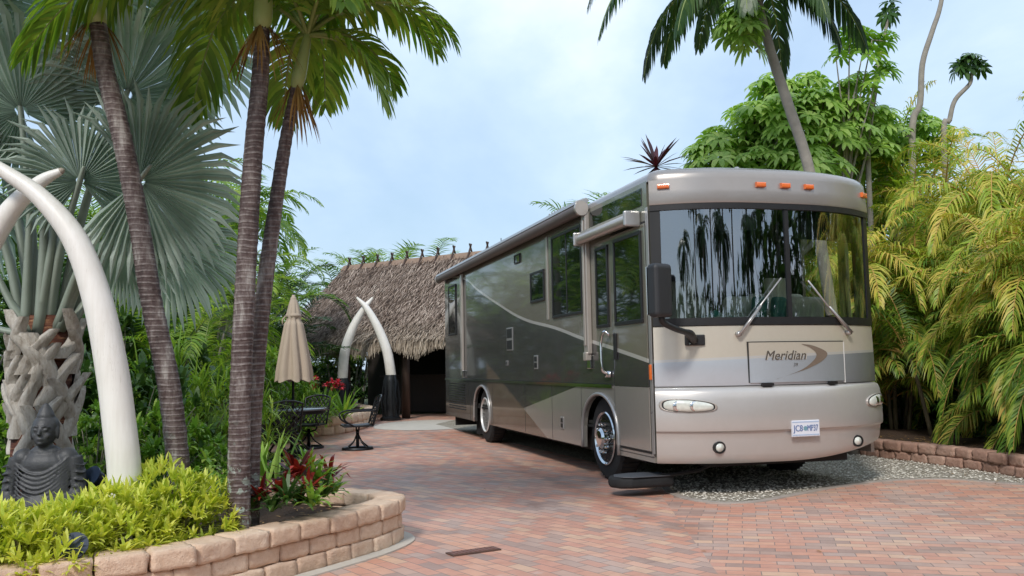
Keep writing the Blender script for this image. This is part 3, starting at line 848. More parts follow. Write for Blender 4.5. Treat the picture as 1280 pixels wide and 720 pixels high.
mb = MB(); mb.b2((-.008, .18, 2.99), (-.001, 1.70, 3.17)); mb.build('upper_panel', DG, rv, bevel=.003)
mb = MB(); mb.b2((-.012, .062, .42), (.004, .092, 2.95)); mb.b2((-.014, .025, .44), (.0, .058, 2.95)); mb.build('corner_trim', TRIM, rv, bevel=.004)
# slide-out edges and small hatches
mb = MB(); mb.b2((-.012, 3.40, 2.0), (-.001, 3.47, 3.12)); mb.b2((-.02, 8.95, 1.2), (-.001, 9.02, 3.14)); mb.build('slide_trim', BEIGE, rv, bevel=.004)
for y0, y1, z0, z1 in ((5.25, 5.60, 1.62, 1.98), (3.95, 4.12, 1.32, 1.52), (5.55, 5.68, 1.38, 1.46), (2.86, 2.98, .52, .68)):
    mb = MB(); mb.b2((-.012, y0, z0), (-.001, y1, z1)); o = mb.build('hatch', TRIM, rv, bevel=.004)
    mb = MB(); mb.b2((-.016, y0 + .025, z0 + (z1 - z0) * .55), (-.012, y1 - .025, z1 - .02)); mb.b2((-.016, y0 + .025, z0 + .02), (-.012, y1 - .025, z0 + (z1 - z0) * .45)); mb.build('hatch_slot', BLACK, o)
mb = MB(); mb.b2((-.03, .025, 1.20), (-.012, .075, 1.36)); mb.build('side_marker', AMB, rv, bevel=.012, bseg=3)

# ---- windscreen
ZT, ZB = 2.955, 1.76
mb = MB()
def fbar(mb, x0, x1, z0, z1, o0, o1):
    n_ = max(2, int((x1 - x0) / .06))
    X_ = xs(x0, x1, n_)
    rows_ = [[fpt(x, z0, o0) for x in X_], [fpt(x, z0, o1) for x in X_], [fpt(x, z1, o1) for x in X_], [fpt(x, z1, o0) for x in X_]]
    mb.sheet(rows_ + [rows_[0]])
    for i in (0, -1):
        mb.add([r_[i] for r_ in rows_], [(0, 1, 2, 3)])
fbar(mb, .0, RVW, ZB - .01, ZB + .065, -.03, .012); fbar(mb, .0, RVW, ZT - .055, ZT - .001, -.03, .022)
fbar(mb, .0, .085, ZB + .06, ZT - .05, -.03, .008); fbar(mb, RVW - .085, RVW, ZB + .06, ZT - .05, -.03, .008)
CX = 1.345
fbar(mb, CX - .022, CX + .022, ZB + .06, ZT - .05, -.02, .012)
wf = mb.build('windscreen_frame', BLACK, rv)
for a, b in ((.08, CX - .02), (CX + .02, RVW - .08)):
    mb = MB()
    X_ = xs(a, b, 22)
    mb.sheet([[fpt(x, z, -.006) for x in X_] for z in [ZB + .05 + (ZT - ZB - .09) * i / 8 for i in range(9)]])
    mb.build('windscreen', WG, rv, smooth=True)
# interior seen through the screen
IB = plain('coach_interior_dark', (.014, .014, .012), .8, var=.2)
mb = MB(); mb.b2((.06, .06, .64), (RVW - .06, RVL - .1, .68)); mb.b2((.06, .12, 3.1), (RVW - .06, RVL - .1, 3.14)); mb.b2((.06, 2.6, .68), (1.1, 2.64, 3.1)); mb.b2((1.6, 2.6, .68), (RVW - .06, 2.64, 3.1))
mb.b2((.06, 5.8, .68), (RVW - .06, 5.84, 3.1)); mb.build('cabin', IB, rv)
mb = MB()
X_ = xs(.06, RVW - .06, 20)
mb.sheet([[fpt(x, 1.15, -.05) for x in X_], [fpt(x, ZB + .03, -.03) for x in X_], [Vector((x, .22, ZB + .04)) for x in X_], [Vector((x, .34, ZB - .04)) for x in X_], [Vector((x, .34, .7)) for x in X_]])
mb.build('dashboard', plain('dash_grey', (.07, .07, .065), .7, var=.15), rv, smooth=False)
def seat(x, y):
    mb = MB()
    mb.prism([(y - .08, 1.28), (y + .42, 1.24), (y + .60, 2.02), (y + .54, 2.14), (y + .42, 2.16), (y + .34, 2.05), (y + .26, 1.42), (y - .08, 1.42)], 'x', x - .36, x + .36)
    s_ = mb.build('seat', CREAM, rv, bevel=.07, bseg=4)
    mb = MB(); mb.prism([(y + .34, 2.06), (y + .42, 2.1), (y + .50, 2.3), (y + .42, 2.34), (y + .34, 2.28)], 'x', x - .15, x + .15); mb.build('headrest', CREAM, s_, bevel=.04, bseg=3)
    return s_
seat(1.92, .38)
seat(.95, .9)
for x in (1.42, 1.66):
    mb = MB(); mb.box((x, .36, 1.95), (.17, .1, .26), m=Matrix.Rotation(.2, 4, 'X')); mb.build('cushion', TEAL, rv, bevel=.04, bseg=3)
mb = MB(); mb.box((1.88, .30, 1.95), (.30, .12, .26), m=Matrix.Rotation(.25, 4, 'X')); mb.build('cushion', CREAM, rv, bevel=.06, bseg=3)
mb = MB(); mb.b2((1.12, .52, 1.6), (2.38, .66, 2.10)); mb.build('sofa_back', CREAM, rv, bevel=.08, bseg=3)
mb = MB(); mb.b2((2.36, .10, 1.80), (2.40, .24, 2.75)); mb.build('curtain', plain('pale_green_curtain', (.42, .52, .42), .85), rv)
mb = MB()
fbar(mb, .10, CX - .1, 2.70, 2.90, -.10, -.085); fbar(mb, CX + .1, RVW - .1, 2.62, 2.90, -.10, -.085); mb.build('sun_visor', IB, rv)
# folded cloth on the dash
mb = MB(); rr = random.Random(3); rows_ = []
for j in range(9):
    row = []
    for i in range(19):
        u_, v_ = i / 18, j / 8
        hh = math.sin(PI * u_) ** .6 * math.sin(PI * v_) ** .7 * .07
        p = fpt(.42 + .50 * u_, ZB + .05 + hh * (1 + .5 * math.sin(u_ * 17 + v_ * 5)) + (.03 * noise.noise(Vector((u_ * 6, v_ * 6, 0)))) * (hh > .01), -.06 - .16 * v_)
        row.append(p)
    rows_.append(row)
mb.sheet(rows_)
def cloth_mat():
    t = NT('printed_cloth'); n = t.noise(9, 4, .6)
    return t.done(t.bsdf(t.ramp(n, [(.4, (.06, .35, .33)), (.5, (.55, .62, .55)), (.62, (.7, .72, .66))]), .9))
mb.build('dash_cloth', cloth_mat(), rv, smooth=True)
# wipers
for (a, b) in (((.76, 1.655), (1.19, 2.16)), ((2.06, 1.665), (1.58, 2.14))):
    mb = MB()
    p0 = fpt(a[0], a[1], .06); p1 = fpt(b[0], b[1], .05); m0 = p0.lerp(p1, .45)
    mb.tube([fpt(a[0], a[1], 0), p0], .028, 8)
    mb.tube([p0, p0.lerp(p1, .55)], [.014, .008], 6); mb.tube([p0 + Vector((.03, 0, 0)), p0.lerp(p1, .55) + Vector((.008, 0, 0))], .006, 6)
    w_ = mb.build('wiper', TRIM, rv, smooth=True)
    mb = MB(); d_ = (p1 - p0).normalized(); mb.tube([p0.lerp(p1, .12) + Vector((0, .02, 0)), p0.lerp(p1, .6) + Vector((0, .012, 0)), p1 + d_ * .06], .010, 6); mb.build('wiper_blade', TRIM, w_, smooth=True)
# hood panel with its lettering
PX0, PX1, PZ0, PZ1 = .86, 1.97, 1.155, 1.565
mb = MB(); fbar(mb, PX0, PX1, PZ0, PZ1, .012, .030)
hood = mb.build('hood_panel', PF, rv)
mb = MB(); fbar(mb, PX0 - .012, PX1 + .012, PZ1 + .001, PZ1 + .010, .006, .020); fbar(mb, PX0 - .012, PX0 - .002, PZ0, PZ1, .006, .020)
mb.build('panel_gap', BLACK, hood)
mb = MB(); fbar(mb, PX1 + .002, PX1 + .014, PZ0 - .02, PZ1, .006, .028); mb.build('panel_edge', plain('bright_edge', (.7, .69, .66), .4), hood)
mb = MB(); fbar(mb, PX0 + .12, PX0 + .24, 1.122, 1.15, .0, .05); fbar(mb, PX1 - .22, PX1 - .12, 1.122, 1.15, .0, .05); mb.build('hinge', BLACK, hood)
def text_mesh(s_, size, shear=0.0):
    cu = bpy.data.curves.new('t', 'FONT'); cu.body = s_; cu.size = size; cu.shear = shear; cu.align_x = 'CENTER'; cu.align_y = 'CENTER'; cu.resolution_u = 3
    o = bpy.data.objects.new('t', cu); COL.objects.link(o)
    bpy.context.view_layer.update()
    me = bpy.data.meshes.new_from_object(o.evaluated_get(bpy.context.evaluated_depsgraph_get()))
    vs = [v.co.copy() for v in me.vertices]; fs = [tuple(p.vertices) for p in me.polygons]
    bpy.data.objects.remove(o); bpy.data.curves.remove(cu); bpy.data.meshes.remove(me)
    return vs, fs
def front_text(s_, size, cx, cz, out, mat, name, parent, shear=0.0, sx=1.0, tilt=0.0, bold=0.0):
    vs, fs = text_mesh(s_, size, shear)
    mb = MB()
    mb.add([fpt(cx + v.x * sx, cz + v.y + tilt * v.x, out) for v in vs], fs)
    if bold: mb.add([fpt(cx + v.x * sx + bold, cz + v.y + tilt * v.x, out + .0006) for v in vs], fs)
    return mb.build(name, mat, parent)
LET = plain('dark_lettering', (.10, .085, .07), .45, .2)
front_text('Meridian', .135, 1.25, 1.425, .034, plain('pale_lettering', (.55, .52, .46), .4, .3), 'lettering_outline', hood, .28, .98, 0, .012)
front_text('Meridian', .135, 1.248, 1.427, .036, LET, 'lettering', hood, .28, .98, 0, .003)
front_text('39', .05, 1.36, 1.33, .034, LET, 'small_lettering', hood, .2)
# swoosh: a tapering boomerang sweeping round the name
mb = MB()
outer = spline([(1.44, 0, 1.545), (1.58, 0, 1.525), (1.74, 0, 1.455), (1.70, 0, 1.38), (1.50, 0, 1.29), (1.14, 0, 1.19)], 40)
inner = spline([(1.44, 0, 1.542), (1.54, 0, 1.505), (1.61, 0, 1.445), (1.575, 0, 1.375), (1.42, 0, 1.275), (1.14, 0, 1.188)], 40)
mb.sheet([[fpt(p.x, p.z, .0335) for p in outer], [fpt(p.x, p.z, .0335) for p in inner]])
mb.build('swoosh', plain('bronze_swoosh', (.22, .17, .13), .4, .3), hood)
# number plate
PC = 1.40
mb = MB(); fbar(mb, PC - .155, PC + .155, .60, .765, .085, .102); plate = mb.build('number_plate', plain('plate_white', (.66, .68, .74), .4, var=.05), rv, bevel=.006)
PBL = plain('plate_blue', (.10, .16, .34), .5)
mb = MB(); fbar(mb, PC - .15, PC + .15, .612, .624, .1025, .1035); fbar(mb, PC - .15, PC + .15, .742, .754, .1025, .1035); mb.build('plate_band', plain('plate_pale_blue', (.38, .47, .62), .5), plate)
front_text('JC8', .09, PC - .088, .683, .1045, PBL, 'plate_text', plate, 0, .78, 0, .003)
front_text('MP37', .09, PC + .074, .683, .1045, PBL, 'plate_text', plate, 0, .60, 0, .003)
mb = MB(); mb.add([fpt(PC - .005 + .028 * math.cos(a * PI / 8) * (1 if a % 2 else .7), .683 + .03 * math.sin(a * PI / 8) * (1 if a % 2 else .7), .1042) for a in range(16)], [tuple(range(16))]); mb.build('plate_emblem', plain('emblem_teal', (.16, .30, .36), .5), plate)
# lights
LENS = plain('headlamp_lens', (.62, .64, .58), .12, 0, .8, 1.0, .25, 25)
def lamp(xc, zc, w_, h_, flip=1):
    n_ = 28
    def loop(k, o):
        L = []
        for i in range(n_):
            a = 2 * PI * i / n_
            cx_, cz_ = math.cos(a), math.sin(a)
            ex = abs(cx_) ** .55 * (1 if cx_ > 0 else -1); ez = abs(cz_) ** .7 * (1 if cz_ > 0 else -1)
            tap = 1 - .28 * max(0, ex * flip)
            L.append(fpt(min(max(xc + ex * w_ / 2 * k, .005), RVW - .005), zc + ez * h_ / 2 * k * tap - .012 * ex * flip, o))
        return L
    mb = MB(); mb.sheet([loop(1.12, .075), loop(1.10, .098), loop(1.0, .098), loop(.97, .07)], 0, True); fr = mb.build('headlamp', BEIGE, rv, smooth=True)
    mb = MB(); mb.sheet([loop(.985, .088), loop(.9, .104), loop(.6, .116), loop(.3, .12), loop(.02, .12)], 0, True); mb.build('lens', LENS, fr, smooth=True)
    mb = MB(); mb.sheet([loop(1.0, .094), loop(1.0, .101), loop(.955, .103), loop(.94, .09)], 0, True); mb.build('lens_seal', BLACK, fr, smooth=True)
    for dx in (-.22, .1):
        mb = MB(); p = fpt(xc + dx * w_ * flip, zc, .105)
        mb.lathe([(.052, .0), (.048, .006), (.0, .004)], 16, c=p, m=Matrix.Rotation(R(90), 4, 'X')); mb.build('reflector', CHROME, fr, smooth=True)
lamp(.27, .935, .44, .125, 1); lamp(2.40, .93, .30, .13, -1)
for xc in (.53, 2.10):
    p = fpt(xc, .515, .045)
    mb = MB(); mb.lathe([(.062, -.03), (.062, .012), (.05, .014), (.046, .0)], 20, c=p, m=Matrix.Rotation(R(90), 4, 'X')); fg = mb.build('fog_lamp', BLACK, rv, smooth=True, auto=40)
    mb = MB(); mb.lathe([(.046, .0), (.04, .010), (.0, .02)], 20, c=p, m=Matrix.Rotation(R(90), 4, 'X')); mb.build('lens', LENS, fg, smooth=True)
for xc in (.12, 1.06, 1.34, 1.62, 2.50):
    mb = MB(); fbar(mb, xc - .05, xc + .05, 3.115, 3.165, .005, .045); mb.build('clearance_light', AMB, rv, bevel=.016, bseg=3)
# mirror
mb = MB()
mbase = fpt(.33, 1.60, .02)
mb.box((.34, fy(.34) - .03, 1.60), (.20, .035, .11), rz=-.25); mirror = mb.build('mirror_bracket', BLACK, rv, bevel=.01)
mb = MB(); mb.tube(spline([(.32, fy(.34) - .05, 1.60), (.22, -.36, 1.66), (.02, -.50, 1.70), (-.14, -.55, 1.76), (-.17, -.56, 1.82)], 12), [.045] * 4 + [.032] * 9, 8); mb.build('mirror_arm', BLACK, mirror, smooth=True)
mb = MB(); mb.box((-.18, -.57, 2.06), (.235, .14, .50), rz=.35); mh = mb.build('mirror_housing', plain('mirror_shell', (.022, .023, .026), .5, var=.2), mirror, bevel=.045, bseg=4)
mb = MB(); mb.box((-.206, -.49, 2.06), (.20, .01, .45), rz=.35); mb.build('mirror_glass', CHROME, mh, bevel=.003)
mb = MB()
for dx in (-.07, .07):
    for dz in (-.035, .035): mb.box((.34 + dx, fy(.34) - .055, 1.60 + dz), (.014, .012, .014))
mb.build('bolt', CHROME, mirror)
# roof kit
mb = MB(); mb.b2((.5, 5.6, 3.37), (1.1, 6.3, 3.50)); mb.build('roof_vent', plain('vent_white', (.6, .6, .58), .5), rv, bevel=.03)
mb = MB(); mb.prism([(.8, 3.37), (.8, 3.46), (1.1, 3.52), (1.7, 3.52), (1.9, 3.37)], 'x', 1.85, 2.35); mb.build('air_conditioner', plain('ac_white', (.62, .61, .58), .5), rv, bevel=.04)
mb = MB(); mb.lathe([(.05, 0), (.05, .05), (.02, .09), (0, .09)], 12, c=(1.1, .15, 3.34)); mb.build('horn', TRIM, rv)
mb = MB()
for y in (3.0, 3.12, 3.24, 3.36, 3.48, 3.6): mb.tube([(.1, y, 3.34), (.1, y, 3.46), (.12, y + .05, 3.47)], .010, 5)
mb.tube([(.1, 2.95, 3.44), (.1, 3.7, 3.44)], .010, 5); mb.build('roof_ladder_rail', TRIM, rv)
mb = MB(); mb.tube([(.3, 7.0, 3.3), (.3, 7.0, 3.6)], .008, 5); mb.build('antenna', BLACK, rv)

# final proportions of the coach: a little wider and taller above the waist
def refit(o, inwheel=False):
    for ch in o.children:
        if ch.name.startswith('wheel'):
            if ch.location.x > 1: ch.location.x += .08
            continue
        if ch.type == 'MESH':
            for v_ in ch.data.vertices:
                v_.co.x *= 1.035 if v_.co.x > 0 else 1
                if v_.co.z > 1.76: v_.co.z = 1.76 + (v_.co.z - 1.76) * 1.05
        refit(ch)
refit(rv)
# ------------------------------------------------------------------ plant builders
def frond(lf, stm, base, az, el, L, droop=1.2, nl=34, ll=.42, lw=.032, vee=.5, ldroop=.5, r0=.018, bare=.16, rnd=random, lseg=2, hang=0.0, taper=.35, sweep=.9):
    """pinnate frond: curved rachis (stm) with leaflets (lf) in two ranks"""
    n = 14
    d = Vector((math.sin(az) * math.cos(el), math.cos(az) * math.cos(el), math.sin(el)))
    p = Vector(base); pts = [p.copy()]; dirs = [d.copy()]
    bend = rnd.uniform(-.25, .25)
    for i in range(n):
        k = (i + 1) / n
        d = (d + Vector((math.cos(az) * bend / n, -math.sin(az) * bend / n, -droop / n * (.5 + 1.1 * k)))).normalized()
        p = p + d * (L / n); pts.append(p.copy()); dirs.append(d.copy())
    stm.tube(pts, [max(.003, r0 * (1 - .85 * i / n)) for i in range(n + 1)], 5, cap=False)
    sidev = Vector((math.cos(az), -math.sin(az), 0))
    for i in range(nl):
        s = bare + (1 - bare) * (i + rnd.uniform(0, .6)) / nl
        u = s * n; k = min(int(u), n - 1); t = u - k
        q = pts[k].lerp(pts[k + 1], t); dd = dirs[k].lerp(dirs[k + 1], t).normalized()
        sv = (sidev - dd * sidev.dot(dd)).normalized(); up = sv.cross(dd).normalized()
        if up.z < 0: up = -up
        prof = math.sin(PI * min(1, max(0, (s - bare) / (1 - bare)) * .82 + .16)) ** .6
        for sg in (-1, 1):
            l = ll * prof * rnd.uniform(.82, 1.12)
            fw = sweep * (.45 + .9 * s) * rnd.uniform(.8, 1.2)
            dv = (sv * sg + dd * fw + up * (vee * rnd.uniform(.6, 1.4))).normalized()
            ww = lw * rnd.uniform(.8, 1.2)
            a = q.copy(); wd = dd.cross(dv).cross(dv).normalized()
            rowL = [a + wd * ww * .3, a - wd * ww * .3]
            vs = rowL[:]; v = dv.copy(); c = a.copy()
            for m in range(lseg):
                v = (v + Vector((0, 0, -ldroop * rnd.uniform(.7, 1.3) / lseg * (1 + m)))).normalized()
                c = c + v * (l / (lseg + 1))
                w_ = ww * (.5 if m < lseg - 1 or lseg == 1 else .38)
                vs += [c + wd * w_, c - wd * w_]
            v = (v + Vector((0, 0, -ldroop * .6))).normalized()
            vs.append(c + v * (l / (lseg + 1)))
            fs = [(2 * m, 2 * m + 1, 2 * m + 3, 2 * m + 2) for m in range(lseg)] + [(2 * lseg, 2 * lseg + 1, 2 * lseg + 2)]
            lf.add(vs, fs)

def leaf(mb, p, d, l, w, bend=.4, up=Vector((0, 0, 1)), fold=.0):
    """one lance leaf from p along d: three sections"""
    d = d.normalized(); s = d.cross(up)
    if s.length < .05: s = d.cross(Vector((1, 0, 0)))
    s.normalize(); g = Vector((0, 0, -1))
    p1 = p + d * l * .4; d2 = (d + g * bend).normalized(); p2 = p1 + d2 * l * .35; d3 = (d2 + g * bend).normalized(); p3 = p2 + d3 * l * .25
    mb.add([p - s * w * .18, p + s * w * .18, p1 + s * w * .5, p1 - s * w * .5, p2 + s * w * .36, p2 - s * w * .36, p3], [(0, 1, 2, 3), (3, 2, 4, 5), (5, 4, 6)])

def rosette(mb, c, n, l, w, el=(.3, 1.2), bend=.4, axis=None, rnd=random):
    for i in range(n):
        a = 2.4 * i + rnd.uniform(-.4, .4); e_ = rnd.uniform(*el)
        d = Vector((math.cos(a) * math.cos(e_), math.sin(a) * math.cos(e_), math.sin(e_)))
        if axis is not None: d = (d + axis * .8).normalized()
        leaf(mb, c, d, l * rnd.uniform(.7, 1.15), w * rnd.uniform(.8, 1.2), bend * rnd.uniform(.5, 1.5))

def bush_mesh(name, seed, rx, ry, rz, n, l, w, nl=7, el=(.2, 1.3), bend=.4, mat=None, lump=.25, fill=.35, twig=True, axisw=.7):
    """leafy shrub: rosettes through an uneven dome, on twigs; returns (leaf mesh builder, twig builder)"""
    rnd = random.Random(seed); lf = MB(); tw = MB()
    off = Vector((seed * 7.7, seed * 3.1, 0))
    for i in range(n):
        a = rnd.uniform(0, 2 * PI); h = rnd.uniform(-.1, 1) ; cr = math.sqrt(max(0, 1 - max(h, 0) ** 2))
        dirn = Vector((math.cos(a) * cr, math.sin(a) * cr, max(h, 0)))
        k = 1 + lump * 2 * noise.noise(dirn * 2.3 + off)
        if rnd.random() < fill: k *= rnd.uniform(.45, .92)
        p = Vector((dirn.x * rx * k, dirn.y * ry * k, rz * (.1 + .9 * max(h, 0)) * k if h > 0 else rz * rnd.uniform(.05, .3)))
        rosette(lf, p, nl, l * rnd.uniform(.75, 1.2), w, el, bend, dirn * axisw, rnd)
        if twig and i % 6 == 0: tw.tube([Vector((dirn.x * rx * .1, dirn.y * ry * .1, 0)), p * .5 + Vector((0, 0, .05)), p], [.012, .008, .004], 4, cap=False)
    return lf, tw

def link_copy(root, loc, rz=0.0, sc_=1.0, label=None, group=None):
    c = copy_tree(root); c.location = loc; c.rotation_euler = (0, 0, rz)
    c.scale = (sc_,) * 3 if not hasattr(sc_, '__len__') else sc_
    if label: c['label'] = label
    if group: c['group'] = group
    return c

# ------------------------------------------------------------------ ringed palms in the planter
def ringed_palm(name, pts, rads, label, crown, group='ringed palms of the planter', seed=1, shaft=.75, fr=None, matt='leaf_palm'):
    base = Vector(pts[0]); root = empty(name, base); tag(root, label, 'palm tree', group)
    rnd = random.Random(seed)
    P_ = spline([Vector(p) - base for p in pts], 110)
    n = len(P_) - 1; mb = MB()
    def rad_at(t):
        u = t * (len(rads) - 1); k = min(int(u), len(rads) - 2); return rads[k] + (rads[k + 1] - rads[k]) * (u - k)
    R_ = []
    for i in range(n + 1):
        r_ = rad_at(i / n); R_.append(r_ * (1 + .035 * math.sin(P_[i].z / .075 * 2 * PI) + .03 * noise.noise(Vector((seed, 0, P_[i].z * 4)))))
    mb.tube(P_, R_, 18); mb.build('trunk', M['ringed'], root, smooth=True)
    top = P_[-1]; d = (P_[-1] - P_[-4]).normalized()
    r1 = rads[-1]
    sh = MB(); sh.tube([top - d * .02, top + d * .08, top + d * shaft * .35, top + d * shaft * .8, top + d * shaft], [r1 * 1.02, r1 * 1.28, r1 * 1.2, r1 * .8, r1 * .5], 14); sh.build('crown_shaft', M['shaft'], root, smooth=True)
    dd = MB()
    for k in range(5):
        a = rnd.uniform(0, 6.28); q = top + Vector((math.cos(a), math.sin(a), 0)) * r1
        for m in range(14): leaf(dd, q, Vector((math.cos(a) * .5 + rnd.uniform(-.3, .3), math.sin(a) * .5 + rnd.uniform(-.3, .3), -.8)), rnd.uniform(.15, .5), .014, .3)
    dd.build('dry_fibre', M['leaf_dry'], root)
    c = top + d * shaft * .92
    lf = MB(); st = MB()
    for (az, el, L, dr) in crown:
        frond(lf, st, c, R(az), R(el), L, dr, nl=int(40 * L / 1.6) , ll=.52 * (L / 1.7) ** .5, lw=.036, vee=.35, ldroop=.55, r0=.02, rnd=rnd, lseg=3)
    lf.build('crown', M[matt], root); st.build('frond_stems', M['stem_green'], root, smooth=True)
    return root
def crownset(rnd, n, L, lo=-10, hi=75, dr=(1.4, 2.4)):
    return [(360 * i / n + rnd.uniform(-16, 16), rnd.uniform(lo, hi), L * rnd.uniform(.85, 1.12), rnd.uniform(*dr)) for i in range(n)]
rnd = random.Random(11)
zA = 6.3
ringed_palm('ringed_palm', [(at(232, 585, zA).x, zA, .2), at(214, 500, zA), at(190, 380, zA), at(172, 270, zA), at(152, 170, zA), at(132, 90, zA), at(122, 28, zA)], [.082, .078, .074, .072, .070, .066, .06],
            'leaning ringed palm trunk, leftmost of three, behind the lime bush', crownset(rnd, 13, 2.0, 5, 75), seed=1, shaft=.9)
zB = 6.0
ringed_palm('ringed_palm', [(at(299, 655, zB).x, zB, .2), at(299, 560, zB), at(302, 450, zB), at(308, 330, zB), at(316, 200, zB), at(325, 100, zB), at(328, 34, zB)], [.078, .073, .070, .068, .065, .060, .052],
            'straight ringed palm trunk in front, rising from the red bromeliads', [(a_, e_, l_, d_) for a_, e_, l_, d_ in [(0, 30, 2.0, 1.8), (35, 62, 1.9, 1.9), (62, 50, 1.9, 1.7), (85, 66, 2.0, 1.7), (100, 38, 1.7, 1.5), (128, 60, 1.7, 2.0), (160, 35, 1.8, 2.2), (195, 55, 2.0, 2.2), (228, 25, 2.1, 2.0), (255, 55, 2.2, 2.0), (275, 15, 2.0, 1.6), (300, 45, 2.2, 2.0), (330, 20, 2.1, 1.8), (345, 65, 2.0, 2.0)]], seed=2, shaft=.6)
zC = 6.25
ringed_palm('ringed_palm', [(at(312, 640, zC).x, zC, .2), at(314, 560, zC), at(321, 450, zC), at(333, 340, zC), at(350, 220, zC), at(360, 160, zC), at(371, 108, zC)], [.068, .064, .061, .056, .048, .044, .040],
            'slim ringed palm leaning right from the foot of the straight one', [(95, 66, 1.65, 2.0), (60, 55, 1.35, 2.2), (118, 62, 1.1, 2.6), (80, 80, 1.6, 1.6), (150, 50, 1.0, 2.3), (86, 45, 1.25, 1.8), (50, 30, .9, 2.2), (70, 10, .75, 2.0), (200, 55, 1.2, 2.3), (250, 50, 1.3, 2.2), (300, 60, 1.3, 2.0), (0, 45, 1.3, 2.4), (30, 70, 1.3, 2.0), (105, 8, .9, 2.6), (330, 30, 1.1, 2.4)], seed=3, shaft=.42)
# ------------------------------------------------------------------ silver fan palm
zF = 7.1
fb = Vector((at(52, 560, zF).x, zF, .2))
fan_root = empty('fan_palm', fb); tag(fan_root, 'silver blue fan palm with a stout trunk of crossed leaf bases behind the statue', 'palm tree')
rnd = random.Random(21)
mb = MB()
topz = at(52, 395, zF).z - .2
mb.tube([(0, 0, 0), (0, 0, .3), (0, 0, .75), (0, 0, topz - .3), (0, 0, topz)], [.235, .225, .215, .20, .15], 20)
def fiber():
    t = NT('fan_palm_trunk'); c = t.coord(); m = t.n('Mapping'); m.inputs['Scale'].default_value = (1, 1, 9); t.l(c, m.inputs[0])
    n = t.noise(5, 5, .7, m.outputs[0])
    return t.done(t.bsdf(t.ramp(n, [(.3, (.035, .012, .008)), (.5, (.12, .035, .018)), (.65, (.30, .15, .07)), (.8, (.42, .30, .20))]), .8, 0, t.bump(n, .8, .03)))
mb.build('trunk', fiber(), fan_root, smooth=True)
def bootm():
    t = NT('leaf_base'); c = t.coord(); g = t.n('NewGeometry')
    m = t.n('Mapping'); m.inputs['Scale'].default_value = (7, 7, 2.2); t.l(c, m.inputs[0])
    n = t.noise(3.5, 6, .7, m.outputs[0])
    f = t.math('MULTIPLY_ADD', g.outputs['Random Per Island'], .22, t.math('MULTIPLY', n, .85), True)
    return t.done(t.bsdf(t.ramp(f, [(.28, (.05, .04, .03)), (.42, (.16, .125, .095)), (.56, (.36, .32, .27)), (.8, (.55, .52, .47))]), .8, 0, t.bump(n, .8, .02)))
BOOT = bootm()
k = 0
for lev in range(7):
    z0 = topz * (.34 + .075 * lev)
    nb = 7
    for j in range(nb):
        a = 2 * PI * j / nb + lev * .52 + rnd.uniform(-.1, .1)
        if math.sin(a) > .75: continue                 # the far side is never seen
        tw = (1 if (j + lev) % 2 else -1) * rnd.uniform(.7, 1.3); rj = rnd.uniform(.01, .085)
        mb = MB(); rows_ = []
        hh = rnd.uniform(.30, .46)
        for i in range(9):
            s = i / 8
            ww = .075 * (1 - .45 * s) * (1.15 if i else 1) * (1 if i < 8 else .8)
            rr_ = .212 + .02 * s + rj * s ** 1.6 + .004 * lev
            aa = a + tw * s
            cx = Vector((math.cos(aa) * rr_, math.sin(aa) * rr_, z0 + hh * s)); tg = Vector((-math.sin(aa), math.cos(aa), 0)); ou = Vector((math.cos(aa), math.sin(aa), 0))
            th_ = .035 * (1 - .2 * s)
            wob = noise.noise(Vector((k * 3.3, s * 5, 0))) * .015
            rows_.append([cx - tg * ww + ou * (-.03 + wob), cx - tg * ww * .55 + ou * (th_ * .7 + wob), cx + ou * th_, cx + tg * ww * .55 + ou * (th_ * .7 - wob), cx + tg * ww + ou * (-.03), cx - ou * .02])
        mb.sheet(rows_, 0, True); mb.add(rows_[-1], [(0, 1, 2, 3, 4, 5)])
        mb.build('leaf_base', BOOT, fan_root, smooth=True, auto=50); k += 1
